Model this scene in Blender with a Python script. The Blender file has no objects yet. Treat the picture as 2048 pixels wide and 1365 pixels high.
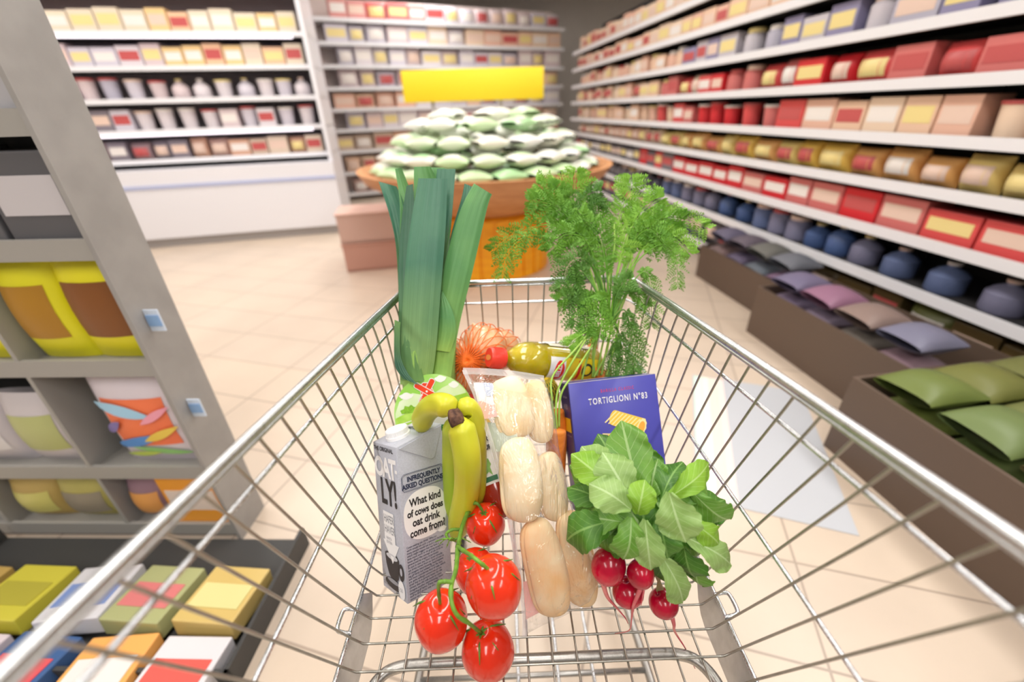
import bpy, bmesh, math, random
from mathutils import Vector, Matrix, noise

random.seed(7)
SC = bpy.context.scene
COL = SC.collection
PI = math.pi

# ------------------------------------------------------------------ camera
CAM = Vector((-0.02814, -0.12284, 1.2615))
CR = Vector((0.99927, -0.02645, -0.02752)).normalized()
CU = Vector((0.03682, 0.47867, 0.87722)).normalized()
CF = CU.cross(CR)
FPX = 850.0
cd = bpy.data.cameras.new('camera')
cam = bpy.data.objects.new('camera', cd)
COL.objects.link(cam)
m3 = Matrix((CR, CU, -CF)).transposed()
cam.matrix_world = Matrix.Translation(CAM) @ m3.to_4x4()
cd.sensor_fit = 'HORIZONTAL'
cd.sensor_width = 36.0
cd.lens = FPX / 2048.0 * 36.0
cd.clip_start = 0.01
cd.dof.use_dof = True
cd.dof.focus_distance = 0.60
cd.dof.aperture_fstop = 1.9
SC.camera = cam

# ------------------------------------------------------------------ world, light, exposure
SC.view_settings.view_transform = 'Standard'
SC.view_settings.look = 'None'
SC.view_settings.gamma = 1.0
SC.view_settings.use_curve_mapping = False
SC.view_settings.exposure = -1.02
SC.cycles.use_denoising = True
SC.cycles.max_bounces = 8
SC.cycles.transparent_max_bounces = 12
SC.cycles.caustics_reflective = False
SC.cycles.caustics_refractive = False
SC.cycles.sample_clamp_indirect = 6.0
w = bpy.data.worlds.new('store_surroundings')
SC.world = w
w.use_nodes = True
w.node_tree.nodes['Background'].inputs[0].default_value = (1.0, 0.97, 0.94, 1)
w.node_tree.nodes['Background'].inputs[1].default_value = 0.45

def area_light(name, loc, sx, sy, power, color=(1, 0.97, 0.93), rot=(0, 0, 0)):
    l = bpy.data.lights.new(name, 'AREA')
    l.shape = 'RECTANGLE'; l.size = sx; l.size_y = sy; l.energy = power; l.color = color
    o = bpy.data.objects.new(name, l)
    o.location = loc; o.rotation_euler = rot
    COL.objects.link(o)
    return o

CEIL = 3.3
LAMPS = [(-2.4, 1.2), (0.0, 1.2), (2.4, 1.2), (-2.4, 4.2), (0.0, 4.2), (2.4, 4.2), (-2.4, -1.8), (0.0, -1.8), (2.4, -1.8), (-1.0, 7.2), (-4.4, 3.0)]
for i, (x, y) in enumerate(LAMPS):
    area_light('ceiling_lamp_light', (x, y, CEIL - 0.10), 0.5, 2.2, 78)

# ------------------------------------------------------------------ helpers
def at(px, py, d):
    """photo pixel and distance along the view axis -> point in the store"""
    return CAM + (CF + CR * ((px - 1024.0) / FPX) - CU * ((py - 682.5) / FPX)) * d

_mats = {}
def mat(name, color=(0.8, 0.8, 0.8), rough=0.5, metal=0.0, spec=0.5, var=0.0, scale=20.0, bump=0.0, bscale=None,
        color2=None, coat=0.0, sss=0.0, trans=0.0, alpha=1.0, emit=None, estr=0.0, stretch=None, ior=1.45, detail=4.0):
    if name in _mats:
        return _mats[name]
    m = bpy.data.materials.new(name); m.use_nodes = True
    nt = m.node_tree; N = nt.nodes; L = nt.links
    b = N['Principled BSDF']
    b.inputs['Base Color'].default_value = (*color, 1)
    b.inputs['Roughness'].default_value = rough
    b.inputs['Metallic'].default_value = metal
    b.inputs['IOR'].default_value = ior
    b.inputs['Specular IOR Level'].default_value = spec
    b.inputs['Coat Weight'].default_value = coat
    b.inputs['Coat Roughness'].default_value = 0.08
    b.inputs['Transmission Weight'].default_value = trans
    b.inputs['Alpha'].default_value = alpha
    if sss:
        b.inputs['Subsurface Weight'].default_value = sss
        b.inputs['Subsurface Radius'].default_value = (0.02, 0.01, 0.006)
        b.inputs['Subsurface Scale'].default_value = 0.4
    if emit:
        b.inputs['Emission Color'].default_value = (*emit, 1)
        b.inputs['Emission Strength'].default_value = estr
    if var or color2 or bump:
        tc = N.new('ShaderNodeTexCoord'); mp = N.new('ShaderNodeMapping')
        if stretch:
            mp.inputs['Scale'].default_value = stretch
        L.new(tc.outputs['Object'], mp.inputs[0])
        nz = N.new('ShaderNodeTexNoise'); nz.inputs['Scale'].default_value = scale; nz.inputs['Detail'].default_value = detail
        L.new(mp.outputs[0], nz.inputs['Vector'])
        if var or color2:
            c2 = color2 or tuple(max(0, c * (1 - var)) for c in color)
            r = N.new('ShaderNodeValToRGB')
            r.color_ramp.elements[0].position = 0.35; r.color_ramp.elements[1].position = 0.65
            r.color_ramp.elements[0].color = (*c2, 1); r.color_ramp.elements[1].color = (*color, 1)
            L.new(nz.outputs['Fac'], r.inputs[0]); L.new(r.outputs[0], b.inputs['Base Color'])
        if bump:
            n2 = nz
            if bscale:
                n2 = N.new('ShaderNodeTexNoise'); n2.inputs['Scale'].default_value = bscale; n2.inputs['Detail'].default_value = 3
                L.new(mp.outputs[0], n2.inputs['Vector'])
            bp = N.new('ShaderNodeBump'); bp.inputs['Strength'].default_value = bump; bp.inputs['Distance'].default_value = 0.002
            L.new(n2.outputs['Fac'], bp.inputs['Height']); L.new(bp.outputs[0], b.inputs['Normal'])
    _mats[name] = m
    return m

class MB:
    """collects verts and faces of ONE mesh"""
    def __init__(s):
        s.v = []; s.f = []; s.mi = []; s.uv = {}; s.cur = 0
    def add(s, vs, fs):
        o = len(s.v); s.v += [Vector(x) for x in vs]
        for f in fs:
            s.f.append([i + o for i in f]); s.mi.append(s.cur)
        return o
    def box(s, c, d, M=None):
        x, y, z = [a / 2 for a in d]; c = Vector(c)
        vs = [Vector((i * x, j * y, k * z)) + c for i in (-1, 1) for j in (-1, 1) for k in (-1, 1)]
        if M is not None: vs = [M @ v for v in vs]
        s.add(vs, [(0, 1, 3, 2), (4, 6, 7, 5), (0, 4, 5, 1), (2, 3, 7, 6), (0, 2, 6, 4), (1, 5, 7, 3)])
    def rbox(s, c, d, b=0.004, M=None):
        """box with chamfered edges"""
        x, y, z = [a / 2 for a in d]; c = Vector(c); b = min(b, x * .9, y * .9, z * .9)
        bm = bmesh.new(); bmesh.ops.create_cube(bm, size=1.0)
        for v in bm.verts: v.co = Vector((v.co.x * 2 * x, v.co.y * 2 * y, v.co.z * 2 * z)) + c
        bmesh.ops.bevel(bm, geom=bm.edges[:], offset=b, segments=2, affect='EDGES', profile=0.5)
        bm.verts.index_update()
        vs = [v.co.copy() for v in bm.verts]
        if M is not None: vs = [M @ v for v in vs]
        s.add(vs, [[v.index for v in f.verts] for f in bm.faces]); bm.free()
    def tube(s, pts, r, n=8, cap=True, shape=None, up=None):
        pts = [Vector(p) for p in pts]; m = len(pts)
        rs = r if isinstance(r, (list, tuple)) else [r] * m
        T = []
        for i in range(m):
            t = pts[min(i + 1, m - 1)] - pts[max(i - 1, 0)]
            T.append(t.normalized() if t.length > 1e-9 else Vector((0, 0, 1)))
        a = up if up is not None else (Vector((0, 0, 1)) if abs(T[0].z) < 0.9 else Vector((1, 0, 0)))
        nrm = (a - T[0] * a.dot(T[0])).normalized()
        vs = []
        for i in range(m):
            if i:
                nrm = (nrm - T[i] * nrm.dot(T[i]))
                nrm = nrm.normalized() if nrm.length > 1e-6 else T[i].orthogonal().normalized()
            bn = T[i].cross(nrm)
            for k in range(n):
                q = 2 * PI * k / n; k2 = shape(q) if shape else 1.0
                vs.append(pts[i] + (nrm * math.cos(q) + bn * math.sin(q)) * rs[i] * k2)
        fs = [(i * n + k, i * n + (k + 1) % n, (i + 1) * n + (k + 1) % n, (i + 1) * n + k) for i in range(m - 1) for k in range(n)]
        if cap:
            fs += [tuple(range(n))[::-1], tuple(range((m - 1) * n, m * n))]
        s.add(vs, fs)
    def ell(s, c, r, n=20, m=12, M=None, fn=None, e=1.0):
        """ellipsoid (or rounder-cornered solid for e<1); M rotates it about its centre"""
        c = Vector(c); vs = []
        sp = lambda a: math.copysign(abs(a) ** e, a)
        for i in range(m + 1):
            th = PI * i / m
            for k in range(n):
                ph = 2 * PI * k / n
                d = Vector((sp(math.sin(th)) * sp(math.cos(ph)) * r[0], sp(math.sin(th)) * sp(math.sin(ph)) * r[1], sp(math.cos(th)) * r[2]))
                if fn: d = fn(d, th, ph)
                if M is not None: d = M @ d
                vs.append(c + d)
        fs = [(i * n + k, (i + 1) * n + k, (i + 1) * n + (k + 1) % n, i * n + (k + 1) % n) for i in range(m) for k in range(n)]
        s.add(vs, fs)
    def lathe(s, prof, n=24, M=None, cap=True):
        vs = []
        for (r, z) in prof:
            for k in range(n):
                v = Vector((r * math.cos(2 * PI * k / n), r * math.sin(2 * PI * k / n), z))
                vs.append(M @ v if M is not None else v)
        m = len(prof)
        fs = [(i * n + k, i * n + (k + 1) % n, (i + 1) * n + (k + 1) % n, (i + 1) * n + k) for i in range(m - 1) for k in range(n)]
        if cap: fs += [tuple(range(n))[::-1], tuple(range((m - 1) * n, m * n))]
        s.add(vs, fs)
    def grid(s, rows, uvs=None):
        n = len(rows[0]); o = len(s.v)
        s.add([p for r in rows for p in r], [(i * n + k, i * n + k + 1, (i + 1) * n + k + 1, (i + 1) * n + k) for i in range(len(rows) - 1) for k in range(n - 1)])
        if uvs:
            for i in range(len(rows)):
                for k in range(n): s.uv[o + i * n + k] = uvs[i][k]
    def poly(s, pts, M=None):
        vs = [M @ Vector((p[0], p[1], p[2] if len(p) > 2 else 0)) for p in pts] if M is not None else pts
        s.add(vs, [tuple(range(len(pts)))])
    def build(s, name, material, parent=None, smooth=True, world=True, auto=None):
        me = bpy.data.meshes.new(name)
        me.from_pydata([tuple(v) for v in s.v], [], s.f)
        me.update()
        for m in (material if isinstance(material, (list, tuple)) else [material]): me.materials.append(m)
        if len(me.materials) > 1: me.polygons.foreach_set('material_index', s.mi[:len(me.polygons)])
        if smooth:
            me.polygons.foreach_set('use_smooth', [True] * len(me.polygons))
            if auto: me.set_sharp_from_angle(angle=auto)
        if s.uv:
            ul = me.uv_layers.new(name='uv')
            for li, l in enumerate(me.loops):
                ul.data[li].uv = s.uv.get(l.vertex_index, (0, 0))
        o = bpy.data.objects.new(name, me)
        COL.objects.link(o)
        if parent is not None: attach(o, parent, world)
        return o

def attach(o, parent, world=True):
    o.parent = parent
    if world and parent.parent is None:       # the mesh is written in store coordinates; only a top object carries a location
        o.matrix_parent_inverse = Matrix.Translation(parent.location).inverted()

def tag(o, label=None, cat=None, group=None, kind=None):
    if label: o['label'] = label
    if cat: o['category'] = cat
    if group: o['group'] = group
    if kind: o['kind'] = kind
    return o

def thing(name, loc, label, cat, group=None):
    o = bpy.data.objects.new(name, None); COL.objects.link(o)
    o.empty_display_size = 0.05
    o.location = loc
    return tag(o, label, cat, group)

def copy_tree(o, parent=None):
    c = o.copy(); COL.objects.link(c)
    if parent is not None: c.parent = parent
    for ch in o.children: copy_tree(ch, c)
    return c

def struct(o):
    o['kind'] = 'structure'; return o

def frame(o, x, y):
    """matrix whose local x, y lie along x, y (z = normal)"""
    x = Vector(x).normalized(); y = Vector(y); y = (y - x * y.dot(x)).normalized(); z = x.cross(y)
    M = Matrix((x, y, z)).transposed().to_4x4(); M.translation = Vector(o)
    return M

def text_mesh(body, size, M, name, material, parent, bold=0.0, align='LEFT', shear=0.0, spacing=1.0, sx=1.0, line=1.0):
    cu = bpy.data.curves.new('lettering', 'FONT')
    cu.body = body; cu.size = size; cu.offset = bold; cu.align_x = align; cu.shear = shear
    cu.space_character = spacing; cu.space_line = line; cu.resolution_u = 3
    o = bpy.data.objects.new('lettering', cu); COL.objects.link(o)
    bpy.context.view_layer.update()
    dg = bpy.context.evaluated_depsgraph_get()
    me = bpy.data.meshes.new_from_object(o.evaluated_get(dg))
    bpy.data.objects.remove(o, do_unlink=True); bpy.data.curves.remove(cu)
    S = Matrix.Diagonal((sx, 1, 1, 1))
    me.transform(M @ S)
    me.materials.clear(); me.materials.append(material); me.name = name
    q = bpy.data.objects.new(name, me); COL.objects.link(q); attach(q, parent)
    return q

def smooth_path(ctrl, n=24):
    P = [Vector(c) for c in ctrl]; out = []
    m = len(P)
    for i in range(n):
        t = i / (n - 1) * (m - 1); k = min(int(t), m - 2); f = t - k
        p0 = P[max(k - 1, 0)]; p1 = P[k]; p2 = P[k + 1]; p3 = P[min(k + 2, m - 1)]
        out.append(0.5 * ((2 * p1) + (-p0 + p2) * f + (2 * p0 - 5 * p1 + 4 * p2 - p3) * f * f + (-p0 + 3 * p1 - 3 * p2 + p3) * f ** 3))
    return out

def pxpath(rows, n=24):
    return smooth_path([at(*r) for r in rows], n)

def lerp(a, b, t): return a + (b - a) * t
# ------------------------------------------------------------------ room
def tile_material():
    m = bpy.data.materials.new('floor_tiles'); m.use_nodes = True
    N = m.node_tree.nodes; L = m.node_tree.links; b = N['Principled BSDF']
    tc = N.new('ShaderNodeTexCoord'); mp = N.new('ShaderNodeMapping'); mp.inputs['Rotation'].default_value = (0, 0, 0.30)
    br = N.new('ShaderNodeTexBrick'); br.offset = 0.0
    br.inputs['Color1'].default_value = (0.72, 0.595, 0.475, 1); br.inputs['Color2'].default_value = (0.69, 0.575, 0.47, 1)
    br.inputs['Mortar'].default_value = (0.45, 0.36, 0.29, 1); br.inputs['Scale'].default_value = 1.0
    br.inputs['Mortar Size'].default_value = 0.004; br.inputs['Brick Width'].default_value = 0.6; br.inputs['Row Height'].default_value = 0.3
    nz = N.new('ShaderNodeTexNoise'); nz.inputs['Scale'].default_value = 3.0; nz.inputs['Detail'].default_value = 6
    mx = N.new('ShaderNodeMix'); mx.data_type = 'RGBA'; mx.blend_type = 'MULTIPLY'; mx.inputs[0].default_value = 0.25
    L.new(tc.outputs['Object'], mp.inputs[0]); L.new(mp.outputs[0], br.inputs['Vector']); L.new(mp.outputs[0], nz.inputs['Vector'])
    L.new(br.outputs['Color'], mx.inputs[6]); L.new(nz.outputs['Fac'], mx.inputs[7]); L.new(mx.outputs[2], b.inputs['Base Color'])
    b.inputs['Roughness'].default_value = 0.32
    return m
f = MB(); f.box((0, 3.5, -0.05), (14, 15, 0.1)); struct(f.build('floor', tile_material(), smooth=False))
c = MB(); c.box((0, 3.5, CEIL + 0.05), (14, 15, 0.1)); struct(c.build('ceiling', mat('ceiling_white', (0.9, 0.89, 0.87), 0.9), smooth=False))
WALL = mat('wall_cream', (0.82, 0.78, 0.74), 0.85, var=0.05, scale=2)
for nm, cc, dd in (('wall_back', (0, 11.05, 1.65), (14, 0.1, 3.3)), ('wall_left', (-7.05, 3.5, 1.65), (0.1, 15, 3.3)), ('wall_right', (7.05, 3.5, 1.65), (0.1, 15, 3.3))):
    b = MB(); b.box(cc, dd); struct(b.build(nm, WALL, smooth=False))

LAMPW = mat('lamp_diffuser', (1, 1, 1), 0.6, emit=(1, 0.97, 0.93), estr=5.0)
METW = mat('white_enamel', (0.83, 0.83, 0.84), 0.35)
lamp0 = None
for i, (x, y) in enumerate(LAMPS):
    if lamp0 is None:
        t = thing('ceiling_lamp', (x, y, CEIL), 'long white strip lamp under the store ceiling', 'lamp', 'strip lamps along the ceiling')
        b = MB(); b.box((0, 0, -0.03), (0.56, 2.3, 0.06)); b.build('lamp_housing', METW, t, smooth=False, world=False)
        b = MB(); b.box((0, 0, -0.068), (0.50, 2.2, 0.012)); b.build('lamp_diffuser', LAMPW, t, smooth=False, world=False)
        lamp0 = t
    else:
        t = copy_tree(lamp0); t.location = (x, y, CEIL)

# floor notice seen through the right side of the basket
st = thing('floor_sticker', (1.02, 1.25, 0.001), 'large pale grey floor sticker with pastel edge stripes right of the trolley', 'sticker')
MS = frame((1.02, 1.25, 0.0015), (0.93, -0.36, 0), (0.36, 0.93, 0))
b = MB(); b.box((0, 0, 0), (0.50, 0.85, 0.002), MS); b.build('sticker_sheet', mat('sticker_grey', (0.50, 0.52, 0.56), 0.4), st, smooth=False)
for k, (cx, wd, cc) in enumerate(((-0.225, 0.035, (0.62, 0.86, 0.70)), (-0.19, 0.03, (0.93, 0.93, 0.72)), (-0.155, 0.035, (0.95, 0.74, 0.62)), (-0.12, 0.03, (0.92, 0.70, 0.66)))):
    b = MB(); b.box((cx, 0, 0.0015), (wd, 0.83, 0.001), MS); tag(b.build('colour_stripe', mat('stripe%d' % k, cc, 0.5), st, smooth=False), 'pastel stripe')

# ------------------------------------------------------------------ trolley
KB = [(0.38073, -0.00357, 1.0, 0.0, 0.0, -0.00003), (0.38572, -0.00389, 0.93724, 0.00016, 0.02964, -0.00003),
      (0.38594, -0.00219, 0.69178, 0.00373, 0.13865, -0.00005), (0.36916, -0.00036, 0.45881, 0.00304, 0.23826, 0.0),
      (0.34771, 0.00027, 0.43485, 0.00138, 0.24266, 0.0)]
_ca, _sa = math.cos(0.10), math.sin(0.10)
def bk(x, y, z):
    z -= 1.0
    return Vector((x * 0.7, (y * _ca + z * _sa) * 0.7, (-y * _sa + z * _ca) * 0.7 + 1.03))
def bar(k, j, s=1):
    c = KB[k]
    return bk(s * (c[0] + c[1] * j + c[5] * j * j), 0.05 * j + c[4], c[2] + c[3] * j)

def steel(name, base, rough):
    m = bpy.data.materials.new(name); m.use_nodes = True
    N = m.node_tree.nodes; L = m.node_tree.links; b = N['Principled BSDF']
    b.inputs['Metallic'].default_value = 0.95
    tc = N.new('ShaderNodeTexCoord'); nz = N.new('ShaderNodeTexNoise'); nz.inputs['Scale'].default_value = 420; nz.inputs['Detail'].default_value = 3
    n2 = N.new('ShaderNodeTexNoise'); n2.inputs['Scale'].default_value = 45; n2.inputs['Detail'].default_value = 4
    L.new(tc.outputs['Object'], nz.inputs['Vector']); L.new(tc.outputs['Object'], n2.inputs['Vector'])
    r = N.new('ShaderNodeValToRGB'); r.color_ramp.elements[0].position = 0.3; r.color_ramp.elements[1].position = 0.55
    r.color_ramp.elements[0].color = (*[c * 0.72 for c in base], 1); r.color_ramp.elements[1].color = (*base, 1)
    ad = N.new('ShaderNodeMath'); ad.operation = 'ADD'; ml = N.new('ShaderNodeMath'); ml.operation = 'MULTIPLY'; ml.inputs[1].default_value = 0.5
    L.new(nz.outputs['Fac'], ad.inputs[0]); L.new(n2.outputs['Fac'], ad.inputs[1]); L.new(ad.outputs[0], ml.inputs[0])
    L.new(ml.outputs[0], r.inputs[0]); L.new(r.outputs[0], b.inputs['Base Color'])
    mr = N.new('ShaderNodeMapRange'); mr.inputs['To Min'].default_value = rough - 0.12; mr.inputs['To Max'].default_value = rough + 0.15
    L.new(nz.outputs['Fac'], mr.inputs['Value']); L.new(mr.outputs[0], b.inputs['Roughness'])
    bp = N.new('ShaderNodeBump'); bp.inputs['Strength'].default_value = 0.15; bp.inputs['Distance'].default_value = 0.0003
    L.new(nz.outputs['Fac'], bp.inputs['Height']); L.new(bp.outputs[0], b.inputs['Normal'])
    return m
ST_RIM = steel('galvanised_rim', (0.60, 0.62, 0.63), 0.30)
ST_WIRE = steel('galvanised_wire', (0.42, 0.41, 0.37), 0.34)
ST_BAR = steel('galvanised_bar', (0.68, 0.71, 0.75), 0.24)
ST_DARK = steel('worn_tube', (0.45, 0.44, 0.42), 0.35)
ST_PLATE = mat('galvanised_plate', (0.62, 0.63, 0.64), 0.38, metal=0.9, var=0.12, scale=60)
RUB = mat('dark_rubber', (0.05, 0.05, 0.055), 0.6)

cart = thing('shopping_trolley', (0, 0.33, 0), 'large galvanised wire shopping trolley holding the groceries', 'shopping trolley')
UPV = Vector((0, 0.1, 0.995))
JF = 18.6          # station of the front corners
def rail(k, lift, jn, corner=0.035, jf=JF):
    """left side, front and right side in one bar"""
    P = []
    L = [bar(k, j, -1) + UPV * lift for j in [jn + (jf - 0.9 - jn) * i / 20 for i in range(21)]]
    cl = bar(k, jf, -1) + UPV * lift; cr = bar(k, jf, 1) + UPV * lift
    a = L[-1]; bpt = cl + Vector((corner, 0, 0))
    for t in (0.2, 0.4, 0.6, 0.8): L.append((1 - t) ** 2 * a + 2 * t * (1 - t) * cl + t * t * bpt)
    L.append(bpt)
    Rr = [bar(k, j, 1) + UPV * lift for j in [jn + (jf - 0.9 - jn) * i / 20 for i in range(21)]]
    a = Rr[-1]; bq = cr - Vector((corner, 0, 0))
    for t in (0.2, 0.4, 0.6, 0.8): Rr.append((1 - t) ** 2 * a + 2 * t * (1 - t) * cr + t * t * bq)
    Rr.append(bq)
    return L + Rr[::-1]
b = MB(); b.tube(rail(0, 0.0060, -4), 0.0050, 12); b.build('rim', ST_RIM, cart)
b = MB(); b.tube(rail(0, -0.0015, -3.5), 0.0026, 8); b.build('rim_wire', ST_RIM, cart)
def outw(P, s, d): return P + Vector((s * d, 0, 0))
for k, nm in ((1, 'side_bar'), (2, 'side_bar'), (3, 'side_bar')):
    pts = rail(k, 0, -3.5, 0.03)
    half = len(pts) // 2
    pts = [p + Vector((-0.0034 if i < half else 0.0034, 0.0, -0.001)) for i, p in enumerate(pts)]
    b = MB(); b.tube(pts, (0.0026, 0.0026, 0.0027)[k - 1], 10); b.build(nm, ST_BAR, cart)
WR = 0.00158
for j in range(-3, 18):
    L = [bar(k, j, -1) for k in range(5)]; Rr = [bar(k, j, 1) for k in range(5)]
    Rr.reverse()
    fl = L[4]; fr = Rr[0]
    L2 = smooth_path(L[:4], 12) + [lerp(L[3], L[4], 0.5)] + [L[4], L[4] + Vector((0.012, 0, -0.0005))]
    R2 = [Rr[0] - Vector((0.012, 0, 0.0005)), Rr[0], lerp(Rr[0], Rr[1], 0.5)] + smooth_path(Rr[1:], 12)
    b = MB(); b.tube(L2 + R2, WR, 7); b.build('basket_wire', ST_WIRE, cart)
# front and floor wires
flo = lambda y: Vector((0, y, 0.6194 - 0.0725 * (y - 0.1295)))
xs = [-0.2145 + 0.033 * i for i in range(14)]
ytop = bar(0, JF).y; ztop = bar(0, JF).z
pb = bar(3, JF); pf = bar(4, JF)
for x in xs:
    T = Vector((x * 0.93, ytop - 0.003, ztop)); Bm = Vector((x, pb.y - 0.004, pb.z)); Fz = Vector((x, pf.y - 0.03, flo(pf.y - 0.03).z - 0.004))
    pts = [T, lerp(T, Bm, 0.5), Bm, lerp(Bm, Fz, 0.4) + Vector((0, 0.004, -0.006)), Fz]
    pts += [Vector((x, y, flo(y).z - 0.004)) for y in (0.6, 0.45, 0.3, 0.15, 0.02)]
    b = MB(); b.tube(pts, 0.0015, 7); b.build('front_wire', ST_WIRE, cart)
# curved tube under the basket floor
def ftube(y, x): return Vector((x, y, flo(y).z - 0.022))
pts = [Vector((-0.232, -0.02, 0.60)), ftube(0.08, -0.232), ftube(0.135, -0.230), ftube(0.165, -0.218), ftube(0.178, -0.196), ftube(0.181, -0.15), ftube(0.181, 0.0), ftube(0.181, 0.15), ftube(0.178, 0.196), ftube(0.165, 0.218), ftube(0.135, 0.230), ftube(0.08, 0.232), Vector((0.232, -0.02, 0.60))]
b = MB(); b.tube(smooth_path(pts, 60), 0.0075, 14); b.build('support_tube', ST_DARK, cart)
# side plates below the corner bars, with their clips
for s in (-1, 1):
    b = MB(); rows = []
    for i in range(13):
        j = -1.5 + 5.3 * i / 12; t = i / 12
        P = bar(3, j, s) + Vector((s * 0.0015, 0, -0.003)); h = 0.045 * (1 - max(0, (t - 0.75) / 0.25) ** 2) + 0.004
        Q = P + Vector((-s * 0.012, 0.004, -h))
        rows.append([P, lerp(P, Q, 0.5), Q])
    for off in (0, 1):
        b.grid([[p + Vector((s * 0.003 * off, 0, 0)) for p in r] for r in rows])
    b.grid([[r[0] for r in rows], [r[0] + Vector((s * 0.003, 0, 0)) for r in rows]]); b.grid([[r[2] for r in rows], [r[2] + Vector((s * 0.003, 0, 0)) for r in rows]])
    b.build('side_plate', ST_PLATE, cart)
    A, B = bar(3, 3.05, s), bar(3, 2.15, s); o1 = Vector((s * 0.017, 0, 0.006))
    b = MB(); b.tube(smooth_path([A, A + o1 * 0.8, lerp(A, B, 0.15) + o1 * 1.15, lerp(A, B, 0.85) + o1 * 1.15, B + o1 * 0.8, B], 24), 0.0030, 8)
    b.build('hinge_clip', ST_BAR, cart)
# rear gate, handle, chassis and castors
for k in range(7):
    t = k / 6; z = lerp(0.62, 0.95, t); xx = lerp(0.235, 0.262, t)
    b = MB(); b.tube([(-xx, 0.01 - 0.03 * t, z), (xx, 0.01 - 0.03 * t, z)], 0.0022, 6); b.build('gate_wire', ST_WIRE, cart)
for s in (-1, 1):
    b = MB(); b.tube(smooth_path([(s * 0.27, -0.05, 1.02), (s * 0.27, -0.12, 1.03), (s * 0.27, -0.20, 1.02), (s * 0.255, -0.235, 1.01)], 12), 0.008, 10); b.build('handle_bracket', ST_RIM, cart)
    b = MB(); b.tube(smooth_path([(s * 0.262, -0.02, 0.98), (s * 0.25, 0.0, 0.62), (s * 0.255, 0.03, 0.35), (s * 0.26, 0.08, 0.17)], 14), 0.009, 10); b.build('chassis_post', ST_DARK, cart)
    b = MB(); b.tube(smooth_path([(s * 0.26, 0.05, 0.19), (s * 0.24, 0.40, 0.20), (s * 0.20, 0.78, 0.20)], 12), 0.009, 10); b.build('chassis_rail', ST_DARK, cart)
b = MB(); b.tube([(-0.27, -0.24, 1.01), (0.27, -0.24, 1.01)], 0.013, 12); b.build('handle', mat('handle_red', (0.6, 0.05, 0.05), 0.35), cart)
for x in (-0.10, -0.03, 0.05, 0.12):
    b = MB(); b.tube([(x * 1.1, 0.04, 0.20), (x, 0.80, 0.205)], 0.004, 8); b.build('lower_rack_bar', ST_BAR, cart)
b = MB(); b.tube([(-0.245, 0.33, 0.20), (0.245, 0.33, 0.20)], 0.006, 8); b.build('chassis_crossbar', ST_DARK, cart)
for (x, y) in ((-0.255, 0.08), (0.255, 0.08), (-0.20, 0.76), (0.20, 0.76)):
    b = MB(); b.tube([(x, y, 0.20), (x, y + 0.005, 0.13)], 0.009, 8); b.box((x - 0.016, y + 0.01, 0.095), (0.003, 0.035, 0.075)); b.box((x + 0.016, y + 0.01, 0.095), (0.003, 0.035, 0.075)); b.box((x, y + 0.005, 0.132), (0.036, 0.04, 0.004))
    fk = b.build('castor_fork', ST_BAR, cart, auto=0.6)
    b = MB(); M = Matrix.Translation((x, y + 0.02, 0.0575)) @ Matrix.Rotation(PI / 2, 4, 'Y')
    b.lathe([(0.01, -0.011), (0.05, -0.011), (0.057, -0.006), (0.0575, 0), (0.057, 0.006), (0.05, 0.011), (0.01, 0.011)], 28, M)
    b.build('castor_wheel', RUB, cart)
# ------------------------------------------------------------------ groceries
def toward(px, py, d):
    return (CAM - at(px, py, d)).normalized()

# ---- tomatoes on the vine
TOM = bpy.data.materials.new('tomato_skin'); TOM.use_nodes = True
_b = TOM.node_tree.nodes['Principled BSDF']; _b.inputs['Roughness'].default_value = 0.16; _b.inputs['Coat Weight'].default_value = 0.3
_b.inputs['Subsurface Weight'].default_value = 0.15; _b.inputs['Subsurface Radius'].default_value = (0.02, 0.004, 0.002); _b.inputs['Subsurface Scale'].default_value = 0.3
_n = TOM.node_tree.nodes.new('ShaderNodeTexNoise'); _n.inputs['Scale'].default_value = 9
_r = TOM.node_tree.nodes.new('ShaderNodeValToRGB'); _r.color_ramp.elements[0].color = (0.72, 0.018, 0.006, 1); _r.color_ramp.elements[1].color = (0.86, 0.05, 0.008, 1)
_t = TOM.node_tree.nodes.new('ShaderNodeTexCoord')
TOM.node_tree.links.new(_t.outputs['Object'], _n.inputs['Vector']); TOM.node_tree.links.new(_n.outputs['Fac'], _r.inputs[0]); TOM.node_tree.links.new(_r.outputs[0], _b.inputs['Base Color'])
VINE = mat('vine_green', (0.18, 0.38, 0.04), 0.5, var=0.45, scale=60, bump=0.3)
SEP = mat('calyx_green', (0.13, 0.27, 0.03), 0.55, var=0.4, scale=80)

truss = thing('vine_tomatoes', at(960, 1180, 0.53), 'five ripe red tomatoes on a green vine in front of the oat drink carton', 'tomatoes')
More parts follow.
